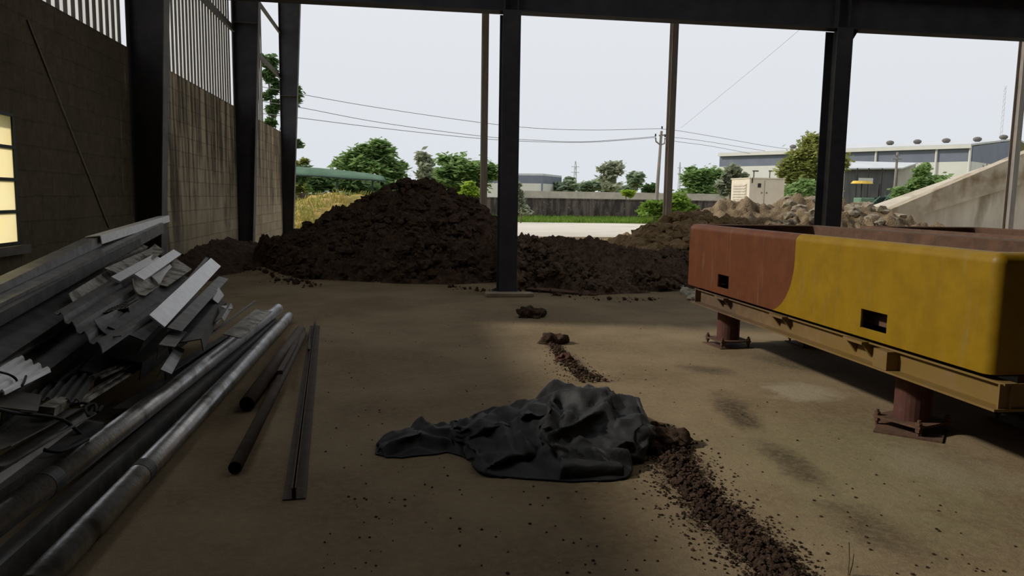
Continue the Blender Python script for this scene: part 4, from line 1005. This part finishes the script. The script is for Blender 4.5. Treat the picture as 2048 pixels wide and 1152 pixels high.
M['canopy'] = mat('green_shade_net', (.13, .24, .16), (.20, .32, .22), scale=1.5, rough=.7, transl=.4)
t = thing('shade_canopy', 'long green curved shade canopy on posts behind the ochre mound', 'canopy', (D(675, 390, 46).x, 46, -.1))
f = MB(); bot = [(540, 348), (590, 350), (640, 352), (700, 357), (740, 359), (772, 362)]; topc = [(540, 330), (590, 333), (640, 336), (690, 341), (735, 346), (762, 352)]
for i in range(21):
    u = i/20*5; kk = min(int(u), 4); s = u-kk
    a = D(lerp(bot[kk][0], bot[kk+1][0], s), lerp(bot[kk][1], bot[kk+1][1], s), 44.5); b = D(lerp(topc[kk][0], topc[kk+1][0], s), lerp(topc[kk][1], topc[kk+1][1], s), 46.5)
    c = Vector((b.x+.1, 49.5, a.z+.1))
    for j in range(9):
        q = j/8; f.v.append(a*(1-q)**2+b*2*q*(1-q)*1.0+c*q*q if False else (lerp(a, b, min(1, q*2))+Vector((0, 0, .12*sin(pi*min(1, q*2)))) if q <= .5 else lerp(b, c, q*2-1)+Vector((0, 0, .12*sin(pi*(q*2-1))))))
f.f = [(i*9+j, (i+1)*9+j, (i+1)*9+j+1, i*9+j+1) for i in range(20) for j in range(8)]
o = f.build('canopy_cover', M['canopy'], t, smooth=True); so = o.modifiers.new('t', 'SOLIDIFY'); so.thickness = .03
M['postdark'] = mat('dark_green_post', (.02, .035, .03), rough=.6)
f = MB().path([D(*p, 44.5)+Vector((0, 0, -.02)) for p in bot], .04, 6); f.build('edge_pipe', M['postdark'], t)
for px in (560, 674, 745):
    a = D(px, 356, 45.0); MB().tube((a.x, 45, -.15), (a.x, 45, D(px, 354, 45).z), .06, 8).build('post', M['postdark'], t)

M['ramp'] = mat('weathered_ramp_concrete', (.30, .25, .18), (.47, .41, .32), scale=.7, rough=.95, c3=(.20, .14, .08), c3scale=.9, c3lo=.52, c3hi=.68, bump=.2, bscale=8)
M['ramp2'] = mat('pale_ramp_concrete', (.40, .35, .28), (.52, .47, .38), scale=.8, rough=.95, c3=(.26, .22, .16), c3scale=.5, c3lo=.58, c3hi=.7, stretch=(1.6, 1, .5))
RY = 34.5
def Rp(px, py): p = D(px, py, RY); return p.x, p.z
t = thing('concrete_ramp', 'sloping concrete ramp with a raised parapet at the right edge', 'ramp', (Rp(1900, 400)[0], RY, -.1))
top = [Rp(1762, 427), Rp(2005, 325), Rp(2140, 268)]; low = [Rp(1762, 470), Rp(1850, 427), Rp(2005, 380), Rp(2140, 338)]
def prism(mb, poly, y0, y1):
    n = len(mb.v); k = len(poly); mb.v += [Vector((x, y0, z)) for x, z in poly]+[Vector((x, y1, z)) for x, z in poly]
    mb.f += [tuple(n+i for i in range(k)), tuple(n+k+i for i in reversed(range(k)))]+[(n+(i+1) % k, n+i, n+k+i, n+k+(i+1) % k) for i in range(k)]
f = MB(); zb = -.1
prism(f, [(low[0][0], zb)]+[(low[1][0], zb)]+low[1:]+top[::-1], RY, RY+.6); f.build('parapet', M['ramp'], t)
f = MB(); prism(f, [(low[0][0]+.2, zb), (low[3][0], zb), (low[3][0], low[3][1]+.3), (low[0][0]+.2, zb+.4)], RY+.4, RY+6); f.build('ramp_body', M['ramp2'], t)

# ------------------------------------------------------------------ generator, shed, warehouses, machine
M['cream'] = mat('cream_paint', (.62, .56, .44), (.68, .62, .50), scale=2, rough=.6)
gx, gz = D(1500, 355, 41).x, D(1500, 355, 41).z
gx1 = D(1570, 355, 41).x
t = thing('generator', 'cream louvred generator cabinet on the rubble in front of the trees', 'generator', (gx, 41, -.1))
MB().box(gx, gx1, 41, 43.4, .25, gz-.06).build('housing', M['cream'], t, bevel=.02)
ho_ = [c for c in t.children][0]
MB().box(gx-.04, gx1+.04, 40.96, 43.44, gz-.06, gz).build('roof_lid', M['cream'], t)
MB().box(gx-.05, gx1+.05, 40.95, 43.45, -.12, .25).build('skid_base', M['postdark'], t)
f = MB(); f.box(gx-.03, gx, 41.35, 43.1, .9, gz-.35); lp_ = f.build('louvre_panel', M['coping'], t)
for i in range(10):
    z = lerp(.98, gz-.45, i/9); f = MB().box(gx-.075, gx-.03, 41.4, 43.05, z, z+.05); f.build('louvre_slat', M['cream'], lp_)
MB().box(gx+.5, gx+.68, 40.97, 41.0, gz-.55, gz-.32).build('control_window', M['frame'], t)
for dx in (.75, 1.05): MB().tube((gx+dx, 41.0, gz-.85), (gx+dx, 40.96, gz-.85), .04, 8).build('door_lock', M['steel_pale'], ho_)
MB().box(gx+.9, gx+.915, 40.985, 41, .3, gz-.15).build('door_seam', M['steel_pale'], t)
MB().tube((gx+.15, 40.98, gz), (gx+.15, 40.98, gz-.3), .03, 8).build('lifting_lug', M['frame'], t)
def lamp_post(px, py0, Y, lab):
    a = D(px, py0, Y); t = thing('lamp_post', lab, 'lamp post', (a.x, Y, -.1), 'thin posts beyond the generator'); MB().tube((a.x, Y, -.1), (a.x, Y, a.z), .05, 6).build('post', M['steel_pale'], t)
    MB().box(a.x-.1, a.x+.35, Y-.05, Y+.05, a.z-.05, a.z+.05).build('arm', M['steel_pale'], t)
lamp_post(1508, 342, 56, 'thin lamp post showing above the left side of the generator'); lamp_post(1540, 342, 60, 'thin lamp post showing above the right side of the generator')

M['wh_white'] = mat('white_wall_cladding', (.58, .58, .54), (.64, .64, .60), scale=.3, rough=.7)
M['wh_blue'] = mat('blue_grey_cladding', (.145, .165, .22), (.175, .195, .25), scale=.4, rough=.6)
M['wh_roof'] = mat('pale_roof_sheet', (.50, .52, .54), (.58, .60, .62), scale=.4, rough=.6)
A = Vector((D(1945, 293, 97).x, 97, 0)); ze = D(1945, 293, 97).z
B = Vector((D(1440, 314, 130).x, 130, 0)); zb2 = D(1945, 323, 97).z
dA = (B-A).normalized(); nA = Vector((-dA.y, dA.x, 0)); nA = nA if nA.x > 0 else -nA
E_ = A+nA*45
t = thing('warehouse', 'big warehouse with blue grey upper band on the right skyline', 'warehouse', (A.x, A.y, -.15))
def wallq(a, b, z0, z1, name, m, z1b=None, off=0):
    o_ = -nA*off; f = MB(); f.quad((a+o_).xyz+Vector((0, 0, z0)), (b+o_).xyz+Vector((0, 0, z0)), (b+o_).xyz+Vector((0, 0, z1 if z1b is None else z1b)), (a+o_).xyz+Vector((0, 0, z1))); ob = f.build(name, m, t); s = ob.modifiers.new('t', 'SOLIDIFY'); s.thickness = .2; s.offset = 0; return ob
wallq(A, B, -.15, zb2, 'lower_wall', M['wh_white']); wallq(A, B, zb2, ze, 'upper_band', M['wh_blue'])
mid = A+nA*22
wallq(A, mid, -.15, zb2, 'lower_wall', M['wh_white']); wallq(A, mid, zb2, ze, 'upper_band', M['wh_blue'], ze+2.2)
f = MB(); off = Vector((0, 0, ze+.1)); f.quad(A-nA*.6+off, B-nA*.6+off, B+nA*22+off+Vector((0, 0, 2.2)), A+nA*22+off+Vector((0, 0, 2.2))); f.quad(B+nA*22+off+Vector((0, 0, 2.2)), B+nA*45+off, A+nA*45+off, A+nA*22+off+Vector((0, 0, 2.2)))
o = f.build('roof', M['wh_roof'], t); s = o.modifiers.new('t', 'SOLIDIFY'); s.thickness = .25
f = MB().ext([(-.2, -.25), (.2, -.25), (.2, .25), (-.2, .25)], A-nA*.5+Vector((0, 0, ze)), B-nA*.5+Vector((0, 0, ze))); f.build('gutter', M['wh_white'], t)
for px in (1872, 1945, 1748, 1640):
    u = (px-1945)/(1440-1945); u = u*97/(130+(97-130)*u) if px != 1945 else 0.004
    p = lerp(A, B, u)-nA*.25; MB().tube((p.x, p.y, -.15), (p.x, p.y, ze), .17, 8).build('downpipe', M['wh_white'], t)
for px in (1530, 1726, 1783, 1844, 1911, 1968):
    u = (px-1945)/(1440-1945); u = u*97/(130+(97-130)*u) if px < 1945 else -.04
    p = lerp(A, B, max(u, .01) if px < 1945 else .012)+nA*(9 if px < 1945 else 16); zc = ze+.1+2.2*((9 if px < 1945 else 16)/22)
    f = MB().tube((p.x, p.y, zc-.2), (p.x, p.y, zc+.35), .35, 10); f.rock((p.x, p.y, zc+.65), .62, 2, .6, 0, 0); f.build('roof_vent', M['steel_pale'], t)

Y2 = 120; wx0, wxc, wx1 = D(960, 370, Y2).x, D(1085, 370, Y2).x, D(1123, 370, Y2).x
t = thing('small_warehouse', 'small flat white warehouse with blue grey band behind the lone column', 'warehouse', (wxc, Y2, -.15))
zt_, zm_ = D(1085, 351, Y2).z, D(1085, 367, Y2).z
P0, P1, P2 = Vector((wx0, Y2+4, 0)), Vector((wxc, Y2, 0)), Vector((wx1, Y2+9, 0)); P2 = Vector((D(1123, 370, Y2+9).x, Y2+9, 0)); P3 = P0+(P2-P1)
for nm, m_, z0, z1 in (('lower_wall', M['wh_white'], -.15, zm_), ('upper_band', M['wh_blue'], zm_, zt_)):
    f = MB()
    for a, b in ((P0, P1), (P1, P2), (P2, P3), (P3, P0)): f.quad(a+Vector((0, 0, z0)), b+Vector((0, 0, z0)), b+Vector((0, 0, z1)), a+Vector((0, 0, z1)))
    f.build(nm, m_, t)
f = MB().poly([p+Vector((0, 0, zt_)) for p in (P0, P1, P2, P3)]); o = f.build('roof', M['wh_roof'], t); s = o.modifiers.new('t', 'SOLIDIFY'); s.thickness = .3; s.offset = 1
MB().tube(P1+Vector((-.1, -.1, -.15)), P1+Vector((-.1, -.1, zm_)), .14, 8).build('downpipe', M['wh_blue'], t)

Y3 = 64
def S3(px, py, Y): return D(px, py, Y)
t = thing('lean_to_shed', 'grey open lean-to shed in front of the big warehouse', 'shed', (S3(1770, 380, Y3).x, Y3, -.15))
a0, a1, a2 = S3(1690, 338, Y3+1), S3(1792, 337, Y3), S3(1832, 327, Y3+3)
M['shedwall'] = mat('dark_grey_shed_wall', (.10, .105, .11), (.15, .15, .15), scale=1, rough=.8, stretch=(4, 1, .5))
M['shedside'] = mat('tan_grey_shed_side', (.34, .32, .27), (.40, .38, .33), scale=1, rough=.8)
def wq(a, b, nm, m_, z0=-.15):
    f = MB().quad((a.x, a.y, z0), (b.x, b.y, z0), b, a); o = f.build(nm, m_, t); s = o.modifiers.new('t', 'SOLIDIFY'); s.thickness = .1
wq(a0, a1, 'front_wall', M['shedwall']); wq(a1, a2, 'side_wall', M['shedside'])
f = MB().poly([a0+Vector((-.3, -.6, .05)), a1+Vector((.2, -.6, .05)), a2+Vector((.4, .3, .1)), Vector((a0.x, Y3+6, a2.z+.25))]); o = f.build('roof', M['wh_roof'], t); s = o.modifiers.new('t', 'SOLIDIFY'); s.thickness = .12
f = MB()
for px in (1712, 1735, 1762, 1792):
    p = S3(px, 380, Y3-.3); MB().tube((p.x, p.y, -.15), (p.x, p.y, a1.z-.05), .06, 6).build('post', M['frame'], t)
f = MB(); q = S3(1735, 364, Y3-.35); f.box(q.x-.9, q.x+.5, q.y-.05, q.y, q.z-.1, q.z+.35); f.build('white_board', M['wh_white'], t)

Y4 = 43
M['yellowtop'] = mat('yellow_sunshade_paint', (.62, .42, .05), (.70, .50, .10), scale=3, rough=.6)
M['machgreen'] = mat('faded_green_machine_paint', (.10, .20, .13), (.17, .28, .19), scale=3, rough=.6)
ctr = D(1745, 400, Y4); t = thing('site_machine', 'green machine with a yellow sunshade standing behind the rubble by the ramp', 'machine', (ctr.x, Y4, -.1))
a = D(1724, 364, Y4); f = MB()
for i in range(16):
    an = 2*pi*i/16; f.v.append(Vector((a.x+.62*cos(an)*1.1, Y4+.5*sin(an), a.z-.10)))
for i in range(16):
    an = 2*pi*i/16; f.v.append(Vector((a.x+.5*cos(an)*1.1, Y4+.4*sin(an), a.z+.06)))
f.f = [(i, (i+1) % 16, 16+(i+1) % 16, 16+i) for i in range(16)]+[tuple(range(16, 32)), tuple(reversed(range(16)))]
f.build('sunshade', M['yellowtop'], t)
MB().tube((a.x, Y4, 1.6), (a.x, Y4, a.z-.08), .035, 8).build('shade_post', M['frame'], t)
p0, p1 = D(1712, 400, Y4), D(1790, 400, Y4)
f = MB().box(p0.x, p1.x, Y4-.4, Y4+.5, 1.3, 1.5); f.build('chassis', M['machgreen'], t)
f = MB().box(p0.x+.1, p0.x+1.0, Y4-.35, Y4+.45, 1.5, 1.85); f.build('engine_cover', M['machgreen'], t, bevel=.05)
f = MB()
for u0, u1, z0, z1 in ((.5, .75, 1.3, 2.1), (.9, .62, 1.3, 2.0), (.62, .95, 2.0, 1.6), (.3, .5, 1.5, 1.95)):
    f.tube((lerp(p0.x, p1.x, u0), Y4-.42, z0), (lerp(p0.x, p1.x, u1), Y4-.42, z1), .04, 6)
f.build('lever_frame', M['machgreen'], t)
b = D(1759, 368, Y4); MB().tube((b.x, Y4, 1.4), (b.x, Y4, b.z), .045, 8).build('exhaust_pipe', M['frame'], t)
MB().box(b.x-.1, b.x+.6, Y4-.3, Y4+.3, 1.5, 1.9).build('gearbox', M['postdark'], t, bevel=.04)
for x in (p0.x+.4, p1.x-.4):
    MB().tube((x, Y4-.62, .72), (x, Y4-.42, .72), .82, 18).build('wheel', M['cable'], t)

# ------------------------------------------------------------------ poles, pylons, wires
M['polec'] = mat('grey_concrete_pole', (.22, .20, .18), (.30, .27, .24), scale=2, rough=.9)
Yp = 56
pb, ptp = D(1313, 395, Yp), D(1323, 262, Yp); pb.z = -.15; pb.x += -.06
t = thing('utility_pole', 'leaning concrete utility pole with curved arms left of the slim gable column', 'utility pole', pb)
MB().tube(pb, ptp, .17, 8, .10).build('pole', M['polec'], t)
q1 = D(1321, 290, Yp); f = MB().path([D(1311, 275, Yp), D(1312, 283, Yp), q1, D(1329, 287, Yp), D(1330, 276, Yp)], .06, 6); f.build('curved_arm', M['polec'], t)
f = MB().path([D(1318, 271, Yp), D(1329, 270, Yp)], .06, 6); f.build('crossarm', M['polec'], t)
for px, py in ((1311, 273), (1330, 274), (1324, 258)): c = D(px, py, Yp); MB().tube(c, c+Vector((0, 0, .2)), .06, 8).build('insulator', M['frame'], t)
def pylon(px, ptop, pbase, Y, w, lab):
    tp_ = D(px, ptop, Y); x = tp_.x; H_ = tp_.z; k = Y/FPX*w
    t = thing('lattice_pylon', lab, 'pylon', (x, Y, -.15), 'lattice pylons on the horizon'); f = MB(); r = Y*.00035
    lv = [0, .25, .45, .62, .76, .88, 1.0]; ww = [1, .72, .52, .40, .33, .30, .12]
    for (l0, w0), (l1, w1) in zip(zip(lv, ww), zip(lv[1:], ww[1:])):
        for sx, sy in ((-1, -1), (1, -1), (1, 1), (-1, 1)):
            f.tube((x+sx*w0*k/2, Y+sy*w0*k/2, l0*H_), (x+sx*w1*k/2, Y+sy*w1*k/2, l1*H_), r, 4)
        f.tube((x-w0*k/2, Y-w0*k/2, l0*H_), (x+w1*k/2, Y-w1*k/2, l1*H_), r*.7, 4); f.tube((x+w0*k/2, Y-w0*k/2, l0*H_), (x-w1*k/2, Y-w1*k/2, l1*H_), r*.7, 4)
    f.build('lattice_mast', M['wh_roof'], t)
    for l in (.72, .86): MB().ext([(-r, -r), (r, -r), (r, r), (-r, r)], (x-k*.75, Y, l*H_), (x+k*.75, Y, l*H_)).build('crossarm', M['wh_roof'], t)
pylon(1151, 322, 385, 420, 11, 'pale lattice pylon in the haze behind the small warehouse')
pylon(1360, 324, 385, 400, 7, 'pale lattice pylon in the haze right of the slim gable column')
a = D(1795, 304, 60); t = thing('utility_pole', 'wooden pole with crossarms in front of the big warehouse', 'utility pole', (a.x, 60, -.15))
MB().tube((a.x, 60, -.15), (a.x, 60, a.z), .16, 8, .09).build('pole', M['polec'], t)
for py, w in ((318, .45), (311, .3)): z = D(1795, py, 60).z; MB().box(a.x-w, a.x+w, 59.95, 60.05, z-.04, z+.04).build('crossarm', M['polec'], t)
for px0, Yb in ((1972, 48), (1986, 49)):
    t = thing('bare_sapling', 'bare dark sapling showing above the ramp parapet, '+('left of two' if px0 == 1972 else 'right of two'), 'sapling', (D(px0, 345, Yb).x, Yb, -.15), 'bare saplings behind the ramp'); b = D(px0, 350, Yb)
    MB().tube((b.x, Yb, -.15), b, .04, 6).build('stem', M['bark'], t)
    f = MB()
    for dx, dy in ((-14, -14), (-6, -20), (2, -24), (9, -17), (14, -10)): f.path([b, D(px0+dx*.6, 350+dy*.4, Yb), D(px0+dx, 350+dy, Yb)], .03, 5)
    f.build('twigs', M['bark'], t)
a = D(2011, 172, 130); t = thing('lattice_mast', 'thin tall mast on the skyline beside the right gable column', 'mast', (a.x, 130, -.15)); f = MB()
for dx in (-.35, .35): f.tube((a.x+dx, 130, -.15), (a.x+dx*.4, 130, a.z), .04, 4)
for i in range(24): z0 = a.z*i/24; f.tube((a.x-.3, 130, z0), (a.x+.3, 130, z0+a.z/24), .03, 4)
f.build('mast', M['wh_roof'], t)
M['wire'] = mat('grey_power_line', (.20, .20, .21), rough=.6)
def wire(lab, pts, Y0, Y1, r=.018):
    P = []
    for i, (px, py) in enumerate(pts):
        u = (px-pts[0][0])/(pts[-1][0]-pts[0][0]); P.append(D(px, py, lerp(Y0, Y1, u)))
    Q = []
    for i in range(len(P)-1):
        p0, p1, p2, p3 = P[max(i-1, 0)], P[i], P[i+1], P[min(i+2, len(P)-1)]
        for s in range(6):
            t_ = s/6; Q.append(.5*((2*p1)+(p2-p0)*t_+(2*p0-5*p1+4*p2-p3)*t_*t_+(3*p1-p0-3*p2+p3)*t_**3))
    Q.append(P[-1]); tag(MB().path(Q, r, 5).build('power_line', M['wire']), lab, 'wire', 'power lines in the sky')
wire('topmost power line sagging to the top of the leaning pole', [(480, 165), (610, 190), (760, 216), (960, 245), (1080, 257), (1200, 260), (1324, 257)], 46, Yp)
wire('middle power line running to the left arm of the leaning pole', [(480, 196), (600, 215), (760, 245), (960, 272), (1080, 281), (1180, 283), (1311, 273)], 44, Yp)
wire('lowest power line on the left sky, nearly touching the tree tops', [(480, 222), (600, 236), (760, 256), (960, 277), (1090, 284), (1190, 284), (1311, 275)], 42, Yp)
wire('upper power line descending right from the leaning pole towards the warehouse', [(1324, 258), (1360, 262), (1420, 272), (1560, 296), (1640, 302)], Yp, 72)
wire('middle power line descending right from the leaning pole', [(1330, 274), (1360, 276), (1420, 284), (1530, 302)], Yp, 72)
wire('lowest power line descending right from the leaning pole', [(1330, 278), (1360, 284), (1420, 292), (1500, 307)], Yp, 72)
wire('thin slanting stay wire rising steeply to the beam in the upper right sky', [(1362, 256), (1440, 192), (1530, 118), (1615, 46)], Yp, 40, .008)
